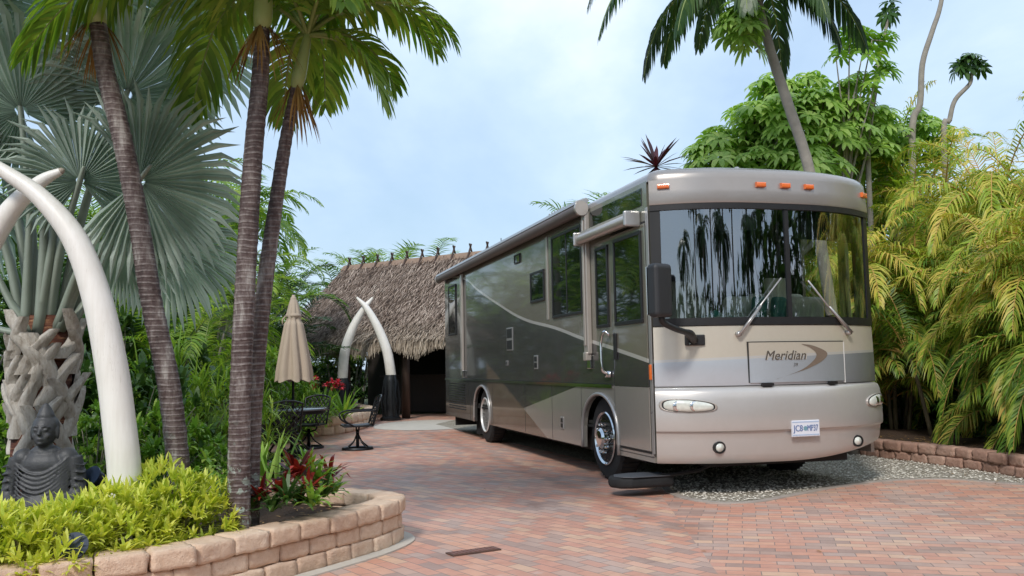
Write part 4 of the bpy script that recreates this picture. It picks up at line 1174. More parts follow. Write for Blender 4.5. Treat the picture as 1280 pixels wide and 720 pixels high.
def fan(hub, toward, spread_dir, rad, seg=46, span=300, cup=.25, droop=.5, tear=.55, seed=0, name='fan_leaf', pet=True, start=None):
    """pleated fan: hub, normal 'toward', middle segment along spread_dir"""
    rnd = random.Random(seed)
    nrm = Vector(toward).normalized(); mdir = Vector(spread_dir); mdir = (mdir - nrm * mdir.dot(nrm)).normalized(); sd_ = nrm.cross(mdir)
    mb = MB(); lp = fan_root.location
    hub = Vector(hub) - lp
    m = seg
    for i in range(m):
        a0 = R(-span / 2 + span * i / m); a1 = R(-span / 2 + span * (i + 1) / m); am = (a0 + a1) / 2
        def P(a, r, h): return hub + (mdir * math.cos(a) + sd_ * math.sin(a)) * r + nrm * h
        Lr = rad * (.86 + .14 * math.cos(am * .8)) * rnd.uniform(.93, 1.06)
        wj = tear * Lr
        hp = .012 * rad
        c1 = -cup * .25 * rad; c2 = -cup * rad
        q0, q1, qm = P(a0, .04 * rad, 0), P(a1, .04 * rad, 0), P(am, .05 * rad, hp)
        def mid(f, a, pl): return P(a, wj * f, -cup * rad * .55 * f * f + pl)
        vs = [q0, qm, q1, mid(.5, a0, -hp * 1.4), mid(.5, am, hp * 1.4), mid(.5, a1, -hp * 1.4), mid(1, a0, -hp * 2.6), mid(1, am, hp * 2.6), mid(1, a1, -hp * 2.6)]
        dirm = (mdir * math.cos(am) + sd_ * math.sin(am))
        side_ = (-mdir * math.sin(am) + sd_ * math.cos(am))
        dd_ = rnd.uniform(.6, 1.4) * droop
        e1 = mid(1, am, 0) + (dirm + Vector((0, 0, -dd_ * .35)) - nrm * cup * .6).normalized() * (Lr - wj) * .5
        e2 = e1 + (dirm + Vector((0, 0, -dd_ * 1.1)) - nrm * cup * .8 + side_ * rnd.uniform(-.15, .15)).normalized() * (Lr - wj) * .5
        ew = Lr * R(span / m) * .30
        vs += [e1 - side_ * ew, e1 + nrm * hp * 1.5, e1 + side_ * ew, e2]
        mb.add(vs, [(0, 1, 4, 3), (1, 2, 5, 4), (3, 4, 7, 6), (4, 5, 8, 7), (6, 7, 10, 9), (7, 8, 11, 10), (9, 10, 12), (10, 11, 12)])
    o = mb.build(name, M['leaf_blue'], fan_root)
    if pet:
        s0 = Vector(start) if start else Vector((0, 0, topz - .1))
        hd = hub - s0
        pm = s0 + hd * .5 + Vector((hd.x, hd.y, 0)) * -.12 + Vector((0, 0, .05))
        e_ = hub + (hub - pm).normalized() * rad * .18
        tb = MB(); pts = spline([s0, pm, hub, e_], 14); tb.tube(pts, [.07 - .05 * (i / 14) ** .7 for i in range(15)], 8, squash=.6)
        tb.build('petiole', M['petiole_blue'], o if False else fan_root, smooth=True)
    return o
cam_d = lambda p: (Vector((0, 0, CAM_H)) - p).normalized()
def fan_px(px, py, Y, spx, spy, rad, tilt=(0, 0, 0), st=(0, 0), **kw):
    h = at(px, py, Y); sdir = at(px + spx, py + spy, Y) - h
    fan(h, cam_d(h) + Vector(tilt), sdir, rad, start=(st[0], -.05 + st[1], topz - .12), **kw)
fan_px(174, 226, 6.75, 1, .10, .90, (.1, .0, .1), (.12, 0), seed=1, span=265, cup=.12, droop=.5)
fan_px(100, 226, 6.9, -.2, -1, .66, (.3, 0, .1), (.05, 0), seed=2, span=290, cup=.15, droop=.5)
fan_px(26, 138, 7.0, -.4, -.6, .95, (-.1, .1, -.2), (-.05, 0), seed=3, span=320, cup=.15, droop=.6)
fan_px(158, 118, 7.3, .6, -.6, .95, (.1, .2, -.2), (.08, .1), seed=4, span=320, cup=.15, droop=.6)
fan_px(150, 296, 7.0, .35, 1, .62, (-.4, .1, .2), (.14, 0), seed=5, span=200, cup=.3, droop=1.0)
fan_px(90, 20, 7.6, 0, -1, .95, (0, .2, -.3), (.0, .1), seed=6, span=330, cup=.15, droop=.6)
fan_px(-30, 226, 6.9, -1, .1, .9, (.4, 0, .1), (-.14, 0), seed=7, span=300, cup=.2, droop=.8)
fan_px(205, 300, 7.6, .8, .6, .80, (-.2, .1, .3), (.15, .1), seed=8, span=230, cup=.25, droop=1.0)
fan_px(-40, 70, 7.4, -1, -.4, .95, (.2, 0, -.2), (-.1, .1), seed=9, span=320, cup=.2, droop=.7)
fan_px(240, 60, 7.9, 1, -.3, .90, (.2, .2, -.2), (.1, .2), seed=10, span=300, cup=.2, droop=.7)
# short stub petioles reaching out
for (px, py, s) in ((-10, 330, .045), (-30, 395, .04), (60, 190, .05), (40, 210, .045), (75, 240, .045)):
    q = at(px, py, 6.95) - fan_root.location; tb = MB(); s0 = Vector((U(-.1, .1), -.12, topz - .15))
    tb.tube(spline([s0, s0.lerp(q, .55) + Vector((0, 0, -.04)), q], 8), [s * 1.5 - s * .9 * i / 8 for i in range(9)], 8, squash=.6); tb.build('petiole', M['petiole_blue'], fan_root, smooth=True)

# ------------------------------------------------------------------ shrubs of the planter
groups = 'clipped lime bushes behind the planter wall'
def lime(px, py, Y, rx, ry, rz, seed, label, n=230):
    c = at(px, py, Y); c.z = .2
    lf, tw = bush_mesh('x', seed, rx, ry, rz, int(n * 1.1), .115, .021, 8, (.1, 1.4), .35, lump=.18, fill=.3)
    r = empty('lime_bush', c); tag(r, label, 'bush', groups)
    lf.build('foliage', M['leaf_lime'], r); tw.build('twigs', M['bark_pale'], r)
lime(-70, 640, 5.05, .50, .34, .42, 31, 'lime green bush at the left edge below the statue', 230)
lime(28, 650, 5.2, .42, .32, .38, 32, 'lime green bush in front of the stone statue', 260)
lime(112, 650, 5.5, .40, .32, .40, 33, 'lime green bush at the foot of the tall white tusk', 260)
lime(212, 650, 5.95, .42, .34, .50, 34, 'tallest lime green bush, just left of the palm trunks', 330)
lime(160, 660, 5.6, .30, .26, .38, 35, 'lime green bush filling the gap right of the white tusk', 200)

# bromeliads and blades beside the trunks
def bromeliad(p, n, l, w, mat, label, name='bromeliad', cat='plant', el=(.35, 1.3), bend=.45, group='bromeliads beside the palm trunks'):
    mb = MB(); rnd = random.Random(int(p[0] * 1000)); rosette(mb, Vector((0, 0, 0)), n, l, w, el, bend, None, rnd)
    o = mb.build(name, mat); o.location = p; tag(o, label, cat, group)
    return o
def gp_(px, py, z=.22): return onz(px, py, z)
bromeliad(at(372, 600, 6.55), 30, .30, .040, M['leaf_red'], 'tall red bromeliad in the middle of the cluster')
bromeliad(at(350, 618, 6.3), 26, .22, .034, M['leaf_red'], 'orange red bromeliad low at the front of the cluster')
bromeliad(at(326, 625, 6.2), 24, .20, .032, M['leaf_red'], 'small red bromeliad touching the palm trunks')
bromeliad(at(398, 606, 6.6), 26, .24, .036, M['leaf_shrub'], 'mid green bromeliad at the right of the cluster')
bromeliad(at(405, 622, 6.5), 26, .24, .036, M['leaf_shrub_dark'], 'dark green bromeliad nearest the end of the planter')
bromeliad(at(372, 632, 6.3), 30, .22, .034, M['leaf_shrub_dark'], 'green bromeliad behind the cap stones below the red ones')
bromeliad(at(340, 640, 6.1), 26, .20, .03, M['leaf_shrub_dark'], 'green bromeliad right against the palm trunks')
bromeliad(at(386, 596, 6.8), 30, .30, .03, M['leaf_shrub'], 'pale green bromeliad behind the red ones')
for i, (px, py, Y, mt, lb) in enumerate(((312, 640, 6.2, 'leaf_shrub_dark', 'dark strap leaved plant behind the palm trunk foot'), (358, 628, 6.15, 'leaf_shrub_dark', 'small dark bromeliad nearest the cap stones'), (390, 634, 6.25, 'leaf_shrub', 'green bromeliad at the near rim of the planter'), (416, 618, 6.8, 'leaf_shrub', 'green bromeliad leaning over the far rim of the planter'),
    (356, 600, 6.9, 'leaf_shrub_dark', 'dark green bromeliad hidden behind the tall red one'), (412, 600, 7.0, 'leaf_red', 'red tipped bromeliad farthest to the right at the back'), (384, 616, 6.4, 'leaf_red', 'crimson bromeliad right in the centre of the bed'), (338, 600, 6.9, 'leaf_shrub', 'light green bromeliad behind the bright blades'))):
    bromeliad(at(px, py, Y), 28, .21 + .02 * (i % 3), .034, M[mt], lb)
for (px, py, Y, l, label) in ((340, 612, 6.6, .48, 'clump of bright upright blades beside the palm trunks'), (326, 606, 6.9, .42, 'clump of bright blades leaning out behind the palm trunks')):
    mb = MB(); rnd = random.Random(px)
    for i in range(9):
        a = rnd.uniform(0, 6.28); e_ = rnd.uniform(.9, 1.5)
        leaf(mb, Vector((rnd.uniform(-.05, .05), rnd.uniform(-.05, .05), 0)), Vector((math.cos(a) * math.cos(e_), math.sin(a) * math.cos(e_), math.sin(e_))), l * rnd.uniform(.6, 1.05), .045, .08)
    o = mb.build('blade_plant', M['leaf_bright']); o.location = at(px, py, Y); tag(o, label, 'plant')

# ------------------------------------------------------------------ broad shrubs behind the planter and along the left
def shrub_kind(name, seed, mat, l, w, n, nl=8, cat='shrub', rx=.8, rz=.9, el=(-.2, 1.2), bend=.5, lump=.3):
    lf, tw = bush_mesh('x', seed, rx, rx, rz, n, l, w, nl, el, bend, lump=lump)
    r = empty(name, (0, 0, 0)); r['category'] = cat
    lf.build('foliage', M[mat], r); tw.build('twigs', M['bark_pale'], r)
    return r
SH = [shrub_kind('broadleaf_shrub', 41, 'leaf_shrub', .17, .055, 260), shrub_kind('broadleaf_shrub', 42, 'leaf_shrub', .13, .045, 320),
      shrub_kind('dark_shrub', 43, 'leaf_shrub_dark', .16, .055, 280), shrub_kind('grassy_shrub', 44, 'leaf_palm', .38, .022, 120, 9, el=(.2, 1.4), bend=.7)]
used = [False] * 4
LK = ['glossy green shrub', 'small leaved green shrub', 'dark green shrub', 'grassy narrow leaved shrub']
def shrub(k, px, py, Y, s, where, zb=0.0, rz=None, squash=1.0):
    c = at(px, py, Y); c.z = zb
    o = SH[k] if not used[k] else copy_tree(SH[k]); used[k] = True
    o.location = c; o.rotation_euler = (0, 0, U(0, 6)); o.scale = (s, s, s * squash)
    o['label'] = LK[k] + ' ' + where; o['group'] = 'shrubs of the left garden'
    return o
shrub(0, -20, 560, 7.9, .80, 'left of the statue at the picture edge', .1, squash=1.35)
shrub(1, 118, 560, 8.1, .72, 'between the statue and the tall white tusk', .1, squash=1.3)
shrub(1, 20, 540, 8.8, .8, 'far behind the statue', .1, squash=1.4)
shrub(0, 198, 560, 8.7, .78, 'between the white tusk and the leaning palm trunk', .1, squash=1.25)
shrub(2, 155, 540, 9.2, 1.05, 'in the shade behind the white tusk', 0, squash=1.5)
shrub(3, 245, 520, 10.5, 1.1, 'arching behind the leaning palm trunk', .1, squash=1.3)
shrub(3, 236, 500, 11.5, .75, 'between the two palm trunks in the middle distance', .1, squash=1.4)
shrub(0, 262, 570, 8.9, .52, 'low down beside the leaning palm trunk', .1, squash=1.0)
shrub(1, 285, 590, 7.9, .34, 'small and low just left of the straight palm trunk', .15)
shrub(2, 150, 500, 11.8, 1.4, 'deep behind the leaning palm trunk', 0, squash=1.6)
shrub(2, 60, 500, 11.0, 1.6, 'deep behind the fan palm trunk', 0, squash=1.6)
shrub(2, -60, 500, 10.0, 1.6, 'at the far left behind everything', 0, squash=1.5)
shrub(2, 205, 500, 16.5, 1.5, 'behind the patio seen past the trunks', 0, squash=1.5)
shrub(0, 345, 480, 17.5, 1.2, 'behind the closed parasol', 0, squash=1.5)
shrub(3, 350, 490, 17.2, 1.0, 'just left of the red flowers', .2, squash=1.0)
shrub(1, 300, 480, 18.5, 1.2, 'between the trunks and the parasol', 0, squash=1.5)

# small feathery palms filling the left background
def areca(seed, n, H, L, mat, name='clump_palm', canes=9, spread=.5, lean=.35, ll=.42, nl=30, lo=35, hi=82, dr=(1.3, 2.3), low=.25, lw=.030):
    """clumping palm: thin ringed canes, arching fronds leaving them at many heights"""
    rnd = random.Random(seed); root = empty(name, (0, 0, 0)); root['category'] = 'palm'
    st = MB(); lf = MB(); fs = MB()
    for i in range(canes):
        a = rnd.uniform(0, 6.28); r_ = spread * rnd.uniform(.1, 1); b = Vector((math.cos(a) * r_, math.sin(a) * r_, 0))
        h = H * rnd.uniform(low, 1.0); tip = b * (1 + lean) + Vector((math.cos(a) * lean * h * .3, math.sin(a) * lean * h * .3, h))
        st.tube(spline([b, b.lerp(tip, .5) + Vector((0, 0, .05)), tip], 8), [.032, .03, .028, .027, .026, .025, .024, .022, .02], 6)
        k = max(3, n // canes)
        for j in range(k):
            az = a + rnd.uniform(-2.6, 2.6) if j else a
            frond(lf, fs, tip - Vector((0, 0, rnd.uniform(0, .15))), PI / 2 - az, R(rnd.uniform(lo, hi)), L * rnd.uniform(.75, 1.15), rnd.uniform(*dr), nl=nl, ll=ll, lw=lw, vee=.55, ldroop=.4, r0=.014, rnd=rnd)
    lf.build('fronds', M[mat], root); fs.build('frond_stems', M['stem_orange' if 'areca' in mat else 'stem_green'], root, smooth=True); st.build('canes', M['bark_pale'], root, smooth=True)
    return root
LP = [areca(51, 40, 2.3, 1.7, 'leaf_palm', canes=8, low=.3), areca(52, 46, 3.0, 2.0, 'leaf_palm', canes=9, low=.3, spread=.6), areca(53, 40, 2.6, 1.8, 'leaf_palm_dark', canes=8)]
lu = [False] * 3
def lpalm(k, px, Y, s, label, zb=0.0):
    c = at(px, 470, Y); c.z = zb
    o = LP[k] if not lu[k] else copy_tree(LP[k]); lu[k] = True
    o.location = c; o.rotation_euler = (0, 0, U(0, 6)); o.scale = (s,) * 3; o['label'] = label; o['group'] = 'feathery palms of the left background'
for a in ((0, 222, 13.5, .75, 'bright feathery palm seen between the leaning and straight trunks'), (1, 215, 17, 1.05, 'feathery palm behind the leaning trunk'), (1, 285, 19, 1.15, 'tall feathery palm framed by the two front trunks'),
          (0, 318, 30, 1.3, 'feathery palm rising above the closed parasol'), (2, 150, 14, 1.1, 'dark feathery palm behind the tall white tusk'), (2, 60, 14, 1.1, 'dark feathery palm behind the fan palm'), (1, -10, 13, 1.0, 'feathery palm at the far left'),
          (1, 310, 32, 1.5, 'far feathery palm behind the patio'), (2, 240, 26, 1.7, 'dark feathery palm deep in the garden'), (0, 195, 11.5, .75, 'low feathery palm touching the leaning trunk'),
          (1, 130, 20, 1.5, 'tall feathery palm filling the gap left of the leaning trunk'), (2, 330, 24, 1.3, 'dark feathery palm behind the parasol')):
    lpalm(*a)
# pale trunks standing in the left background
for i, (px, Y, r_, h, lb) in enumerate(((278, 21, .13, 5.2, 'pale bare palm trunk left of the straight front trunk'), (296, 23, .12, 5.4, 'pale bare palm trunk hidden in part by the straight front trunk'), (246, 22, .10, 4.6, 'thin pale trunk between the front trunks'), (188, 19, .12, 5.0, 'pale trunk far behind the leaning palm'))):
    c = at(px, 460, Y); c.z = 0
    r = empty('background_palm', c); tag(r, lb, 'palm tree', 'bare trunked palms of the left background')
    mb = MB(); mb.tube([(0, 0, 0), (.1, 0, h * .5), (.05 + .1 * i, 0, h)], [r_ * 1.2, r_, r_ * .9], 10); mb.build('trunk', M['bark_pale'], r, smooth=True)
    lf = MB(); st = MB(); rnd = random.Random(60 + i)
    for (az, el, L, dr) in crownset(rnd, 12, 2.4, -5, 65, (1.2, 2.2)): frond(lf, st, (.05 + .1 * i, 0, h), R(az), R(el), L, dr, nl=30, ll=.55, lw=.05, rnd=rnd)
    lf.build('crown', M['leaf_palm'], r); st.build('frond_stems', M['stem_green'], r)
# ------------------------------------------------------------------ tusks
def tusk(name, pts, rads, label, group, extra=None, n=60, seg=20):
    base = Vector(pts[0]); r = empty(name, base); tag(r, label, 'tusk sculpture', group)
    P_ = spline([Vector(p) - base for p in pts], n)
    R_ = []
    for i in range(n + 1):
        u = i / n * (len(rads) - 1); k = min(int(u), len(rads) - 2); R_.append(rads[k] + (rads[k + 1] - rads[k]) * (u - k))
    mb = MB(); mb.tube(P_, R_, seg); mb.build('tusk_body', M['tusk'], r, smooth=True, auto=50)
    mb = MB(); d = (P_[-1] - P_[-2]).normalized(); mb.tube([P_[-1] - d * .01, P_[-1] + d * R_[-1] * .6, P_[-1] + d * R_[-1] * 1.1], [R_[-1] * 1.0, R_[-1] * .8, R_[-1] * .2], seg); mb.build('tusk_tip', plain('tusk_tip', (.30, .26, .21), .5), r, smooth=True)
    return r
Y1 = 5.9
b = at(158, 610, Y1); b.z = .15
tusk('tusk', [b, at(156, 600, Y1), at(149, 530, Y1), at(140, 462, Y1), at(122, 375, Y1), at(94, 300, Y1), at(52, 248, Y1), at(8, 216, Y1), at(-30, 192, Y1)],
     [.106, .106, .105, .103, .094, .082, .064, .048, .026], 'tall white curved tusk rising from the lime bushes, base in view', 'crossed tusks in the foreground')
Y2 = 6.15
b = at(-88, 610, Y2); b.z = .15
tusk('tusk', [b, at(-84, 560, Y2), at(-76, 480, Y2), at(-58, 400, Y2), at(-26, 326, Y2), at(14, 262, Y2), at(50, 228, Y2), at(76, 214, Y2)],
     [.11, .11, .108, .10, .09, .070, .048, .026], 'white tusk crossing behind the tall one, only its tip end showing at the left', 'crossed tusks in the foreground')
Y3 = 23.6
for (pp, sx, lb) in ((((428, 474), (431, 440), (441, 410), (455, 386), (466, 372)), 429, 'white tusk on a dark stand before the hut, base on the left'),
                     (((489, 470), (484, 440), (473, 411), (459, 386), (446, 372)), 488, 'white tusk on a dark stand before the hut, base on the right')):
    yy = Y3 + (.15 if sx < 450 else 0)
    t_ = tusk('tusk', [at(*p, yy) for p in pp], [.135, .13, .115, .085, .03], lb, 'crossed tusks before the hut', n=30, seg=14)
    b0 = t_.location
    c = at(sx, 500, yy) - b0; g0 = -b0.z
    mb = MB(); mb.lathe([(.28, g0), (.28, g0 + .07), (.20, g0 + .12), (.17, g0 + .35), (.21, g0 + .5), (.16, g0 + .7), (.19, -.14), (.165, -.06), (.15, .03)], 16, c=(c.x * .6, 0, 0))
    for k in range(6):
        a = k * PI / 3; mb.tube([(c.x * .6 + .2 * math.cos(a), .2 * math.sin(a), g0 + .1), (c.x * .6 + .24 * math.cos(a), .24 * math.sin(a), g0 + .45), (c.x * .6 + .17 * math.cos(a), .17 * math.sin(a), -.1)], .03, 6)
    mb.build('stand', M['black_metal'], t_, smooth=True, auto=40)

# ------------------------------------------------------------------ seated statue
Ys = 6.35
sb = at(54, 612, Ys); sb.z = .30
st_root = empty('seated_statue', sb, R(6)); tag(st_root, 'dark grey stone seated meditating statue in front of the fan palm trunk', 'statue')
def ell(mb, c, r, rot=(0, 0, 0), n=20):
    bm = bmesh.new(); bmesh.ops.create_uvsphere(bm, u_segments=n, v_segments=n // 2 + 2, radius=1)
    m = Matrix.Translation(c) @ Euler(rot).to_matrix().to_4x4() @ Matrix.Diagonal((*r, 1))
    bm.transform(m); mb.add([v.co.copy() for v in bm.verts], [[v.index for v in f.verts] for f in bm.faces]); bm.free()
S = 1.0; mb = MB()
# local frame: -y faces the camera, units metres; pelvis at z .10
mb.lathe([(.0, -.1), (.33, -.1), (.35, -.02), (.33, .02), (.0, .02)], 30)
ell(mb, (0, .03, .14), (.20, .15, .13)); ell(mb, (0, .03, .30), (.165, .115, .17)); ell(mb, (0, .03, .42), (.185, .11, .10))
ell(mb, (-.15, .03, .46), (.075, .075, .07)); ell(mb, (.15, .03, .46), (.075, .075, .07)); ell(mb, (0, .03, .50), (.11, .075, .055))
ell(mb, (0, .01, .54), (.052, .052, .06))
def limb(pts, rads, k=5):
    P_ = spline(pts, (len(pts) - 1) * k)
    R_ = []
    n = len(P_) - 1
    for i in range(n + 1):
        u = i / n * (len(rads) - 1); q = min(int(u), len(rads) - 2); R_.append(rads[q] + (rads[q + 1] - rads[q]) * (u - q))
    mb.tube(P_, R_, 14)
for s_ in (-1, 1):
    limb([(s_ * .185, .03, .46), (s_ * .225, .03, .30), (s_ * .225, -.01, .20), (s_ * .12, -.13, .145), (s_ * .03, -.185, .13)], [.066, .062, .056, .042, .03])
    limb([(s_ * .09, .02, .10), (s_ * .24, -.06, .085), (s_ * .335, -.13, .07)], [.10, .095, .075])
    limb([(s_ * .335, -.13, .065), (s_ * .20, -.22, .055), (s_ * .02, -.235, .05), (-s_ * .10, -.20, .06)], [.075, .062, .05, .035])
ell(mb, (-.02, -.20, .125), (.065, .045, .022)); ell(mb, (.02, -.19, .15), (.06, .04, .018))
for k in range(4): mb.tube([(-.05, -.205 - .008 * k, .14), (.02, -.215 - .01 * k, .15), (.055, -.21 - .01 * k, .145)], .010, 6)
ell(mb, (.0, .0, .645), (.083, .088, .105)); ell(mb, (0, -.035, .60), (.060, .055, .060)); ell(mb, (0, .02, .675), (.092, .092, .085))
ell(mb, (0, .01, .745), (.060, .060, .045)); mb.lathe([(.055, .74), (.052, .77), (.036, .80), (.018, .825), (0, .84)], 16, c=(0, .01, 0))
mb.tube([(0, -.083, .665), (0, -.100, .64), (0, -.108, .622)], [.008, .012, .016], 8)
for s_ in (-1, 1):
    ell(mb, (s_ * .033, -.078, .657), (.020, .012, .009)); mb.tube([(s_ * .010, -.088, .676), (s_ * .034, -.086, .684), (s_ * .060, -.064, .672)], .006, 6)
    ell(mb, (s_ * .088, .005, .632), (.012, .022, .048)); ell(mb, (s_ * .040, -.062, .615), (.022, .02, .022))
ell(mb, (0, -.088, .597), (.024, .012, .006)); ell(mb, (0, -.086, .588), (.019, .012, .006)); ell(mb, (0, -.078, .568), (.022, .016, .014))
# robe folds swinging across the chest from the left shoulder
for k in range(13):
    f = k / 12
    pts = []
    for i in range(13):
        u = i / 12
        x = .19 - .37 * u
        zz = .475 - .03 * k * .8 - (.10 + .05 * f) * math.sin(PI * min(1, u * .95)) - .10 * u * (.3 + .5 * f)
        zz = max(zz, .15)
        r2 = 1 - (x / .215) ** 2
        pts.append((x, .02 - (.098 + .05 * max(0, .32 - zz)) * math.sqrt(max(.05, r2)) - .012 * f, zz))
    mb.tube(pts, .0085, 6)
for s_ in (-1, 1):
    for k in range(5):
        z_ = .42 - .05 * k
        mb.tube([(s_ * (.16 + .06), -.055, z_ + .0), (s_ * (.225 + .055), -.01, z_ - .01), (s_ * .275, .05, z_)], .007, 6)
    for k in range(4):
        mb.tube([(s_ * .08, -.07 - .03 * k, .175 - .012 * k), (s_ * .22, -.11 - .035 * k, .145 - .012 * k), (s_ * .34, -.14 - .02 * k, .11 - .015 * k)], .008, 6)
stt = mb.build('statue_body', M['black_stone'], st_root, smooth=True)
rm = stt.modifiers.new('remesh', 'REMESH'); rm.mode = 'VOXEL'; rm.voxel_size = .0065; rm.use_smooth_shade = True
sm_ = stt.modifiers.new('smooth', 'SMOOTH'); sm_.factor = .5; sm_.iterations = 3
st_root.scale = (.98, .98, 1.04)

# ------------------------------------------------------------------ garden spotlights
def spot(p, label, rz):
    r = empty('garden_spotlight', p, rz); tag(r, label, 'garden light')
    mb = MB(); mb.tube([(0, 0, 0), (0, 0, .07)], .018, 8); mb.tube([(0, -.03, .07), (0, -.03, .075), (0, .03, .075)], .02, 6); mb.build('stake', M['black_metal'], r)
    t = NT('dark_blue_enamel'); en = t.done(t.bsdf((.012, .022, .045), .3, .2))
    mb = MB(); mx = Matrix.Translation((0, 0, .115)) @ Matrix.Rotation(R(62), 4, 'X')
    mb.lathe([(0, -.07), (.04, -.06), (.055, -.02), (.06, .04), (.075, .05), (.075, .06), (.06, .06)], 20, m=mx); h = mb.build('lamp_head', en, r, smooth=True, auto=40)
    mb = MB(); mb.lathe([(.06, .052), (.03, .055), (0, .056)], 20, m=mx); mb.build('lamp_glass', plain('lamp_glass', (.3, .36, .42), .1, 0, .8), h)
spot(onz(83, 703, .33) + Vector((0, .10, -.06)), 'dark blue garden spotlight sitting on the near planter edge', .3)
spot(at(121, 610, 6.5) * 1.0 + Vector((0, 0, -.05)), 'dark garden spotlight beside the statue, half hidden by leaves', -.4)

# ------------------------------------------------------------------ patio
Yp = 14.6
tc_ = at(364, 508, Yp); tx = tc_.x
tb = empty('patio_table', (tx - .10, Yp, 0)); tag(tb, 'dark round metal patio table with a parasol through its centre', 'table')
mb = MB(); mb.lathe([(.0, .715), (.66, .715), (.675, .725), (.675, .742), (.66, .75), (.0, .75)], 48); mb.build('table_top', M['table_glass'], tb, smooth=True, auto=30)
mb = MB(); mb.lathe([(.62, .66), (.64, .66), (.64, .712), (.62, .712)], 48); mb.build('apron', M['black_metal'], tb)
for k in range(4):
    a = PI / 4 + k * PI / 2; c_, s_ = math.cos(a), math.sin(a)
    mb = MB(); mb.tube(spline([(.42 * c_, .42 * s_, .70), (.20 * c_, .20 * s_, .5), (.16 * c_, .16 * s_, .3), (.40 * c_, .40 * s_, .10), (.50 * c_, .50 * s_, .015)], 16), .019, 6); mb.build('leg', M['black_metal'], tb, smooth=True)
ub = empty('closed_parasol', (tx + .03, Yp, 0)); tag(ub, 'closed beige garden parasol standing through the patio table', 'parasol')
mb = MB(); mb.tube([(0, 0, .05), (0, 0, 2.62)], .021, 10); mb.build('pole', M['black_metal'], ub, smooth=True)
mb = MB(); mb.lathe([(.30, 0), (.30, .03), (.26, .06), (.08, .09), (.045, .12), (.04, .38), (.0, .38)], 24); mb.build('base', M['black_metal'], ub, smooth=True, auto=35)
zt = at(368, 374, Yp).z; zb_ = at(368, 474, Yp).z
mb = MB(); rows_ = []
rnd = random.Random(9); ph = [rnd.uniform(0, 6) for _ in range(8)]
for j in range(34):
    v_ = j / 33; z_ = zt - (zt - zb_) * v_
    rb = .05 + .27 * v_ ** .8
    if .22 < v_ < .30: rb *= .84
    row = []
    for i in range(96):
        a = 2 * PI * i / 96
        fold = .5 + .5 * math.cos(8 * a + .5 * math.sin(2 * v_ * 3 + ph[int(a / (PI / 4)) % 8]))
        r_ = rb * (1 - .32 * v_ ** .5 * fold ** 2.2) * (1 + .06 * math.sin(3 * a + 1))
        zz = z_ - (.05 * (1 - fold) * (1 if j > 30 else 0))
        row.append(Vector((r_ * math.cos(a), r_ * math.sin(a), zz)))
    rows_.append(row)
mb.sheet(rows_, 0, True); mb.build('canopy', M['canvas'], ub, smooth=True)
mb = MB(); mb.lathe([(.115, zt - .30), (.128, zt - .29), (.128, zt - .255), (.115, zt - .245)], 24); mb.tube([(-.12, -.03, zt - .28), (-.17, -.04, zt - .34), (-.165, -.04, zt - .42)], .014, 6); mb.build('strap', M['canvas'], ub, smooth=True)
mb = MB(); mb.lathe([(.05, zt - .03), (.05, zt + .02), (.03, zt + .04), (.018, zt + .08), (0, zt + .09)], 14); mb.build('finial', M['canvas'], ub, smooth=True)

def patio_chair(label):
    r = empty('patio_chair'); tag(r, label, 'chair', 'black swivel chairs around the patio table')
    BM = M['black_metal']
    mb = MB(); mb.lathe([(.25, .0), (.27, .015), (.25, .045), (.21, .035), (.21, .01)], 28); mb.build('base_ring', BM, r, smooth=True, auto=35)
    mb = MB()
    for k in range(4):
        a = k * PI / 2 + .6; mb.tube(spline([(.23 * math.cos(a), .23 * math.sin(a), .04), (.10 * math.cos(a), .10 * math.sin(a), .13), (.02 * math.cos(a), .02 * math.sin(a), .25)], 8), .013, 6)
    mb.tube([(0, 0, .03), (0, 0, .34)], .028, 10); mb.tube(spline([(-.16, 0, .40), (-.13, 0, .32), (0, 0, .29), (.13, 0, .32), (.16, 0, .40)], 12), .014, 6); mb.build('pedestal', BM, r, smooth=True)
    mb = MB(); rows_ = []
    for j in range(9):
        v_ = j / 8; y = -.25 + .48 * v_
        rows_.append([Vector((x_ * (.25 - .03 * v_), y, .415 + .02 * (x_ * x_) - .015 * math.sin(PI * v_))) for x_ in [(-1 + 2 * i / 10) for i in range(11)]])
    mb.sheet(rows_); mb.sheet([[p + Vector((0, 0, -.022)) for p in rw] for rw in rows_])
    mb.tube([(-.25, -.25, .405), (.25, -.25, .405), (.22, .23, .405), (-.22, .23, .405), (-.25, -.25, .405)], .015, 6); mb.build('seat', BM, r)
    # lattice back with an arched top rail
    mb = MB()
    def bp(u, v): return Vector((u * (.225 + .015 * v), .225 + .13 * v - .05 * (1 - u * u) * -1 + .0, .41 + .50 * v - .05 * u * u * v))
    fr = [bp(-1, 0)] + [bp(-1, v / 6) for v in range(1, 7)] + [bp(u / 6, 1) for u in range(-5, 6)] + [bp(1, v / 6) for v in range(6, -1, -1)]
    mb.tube(fr, .016, 6)
    for k in range(-5, 6):
        a0, a1 = [], []
        for i in range(11):
            v = i / 10
            for arr, sg in ((a0, 1), (a1, -1)):
                u = k * .33 + sg * (v - .5) * 1.5
                if abs(u) <= 1: arr.append(bp(u, v))
        for arr in (a0, a1):
            if len(arr) > 1: mb.tube(arr, .009, 4)
    mb.build('backrest', BM, r, smooth=True)
    for s_ in (-1, 1):
        mb = MB(); mb.tube(spline([(s_ * .235, .30, .66), (s_ * .27, .10, .66), (s_ * .28, -.15, .65), (s_ * .285, -.27, .60), (s_ * .26, -.24, .50), (s_ * .25, -.1, .41)], 16), .015, 6); mb.build('arm', BM, r, smooth=True)
    return r
ch0 = patio_chair('black swivel patio chair standing clear to the right of the table')
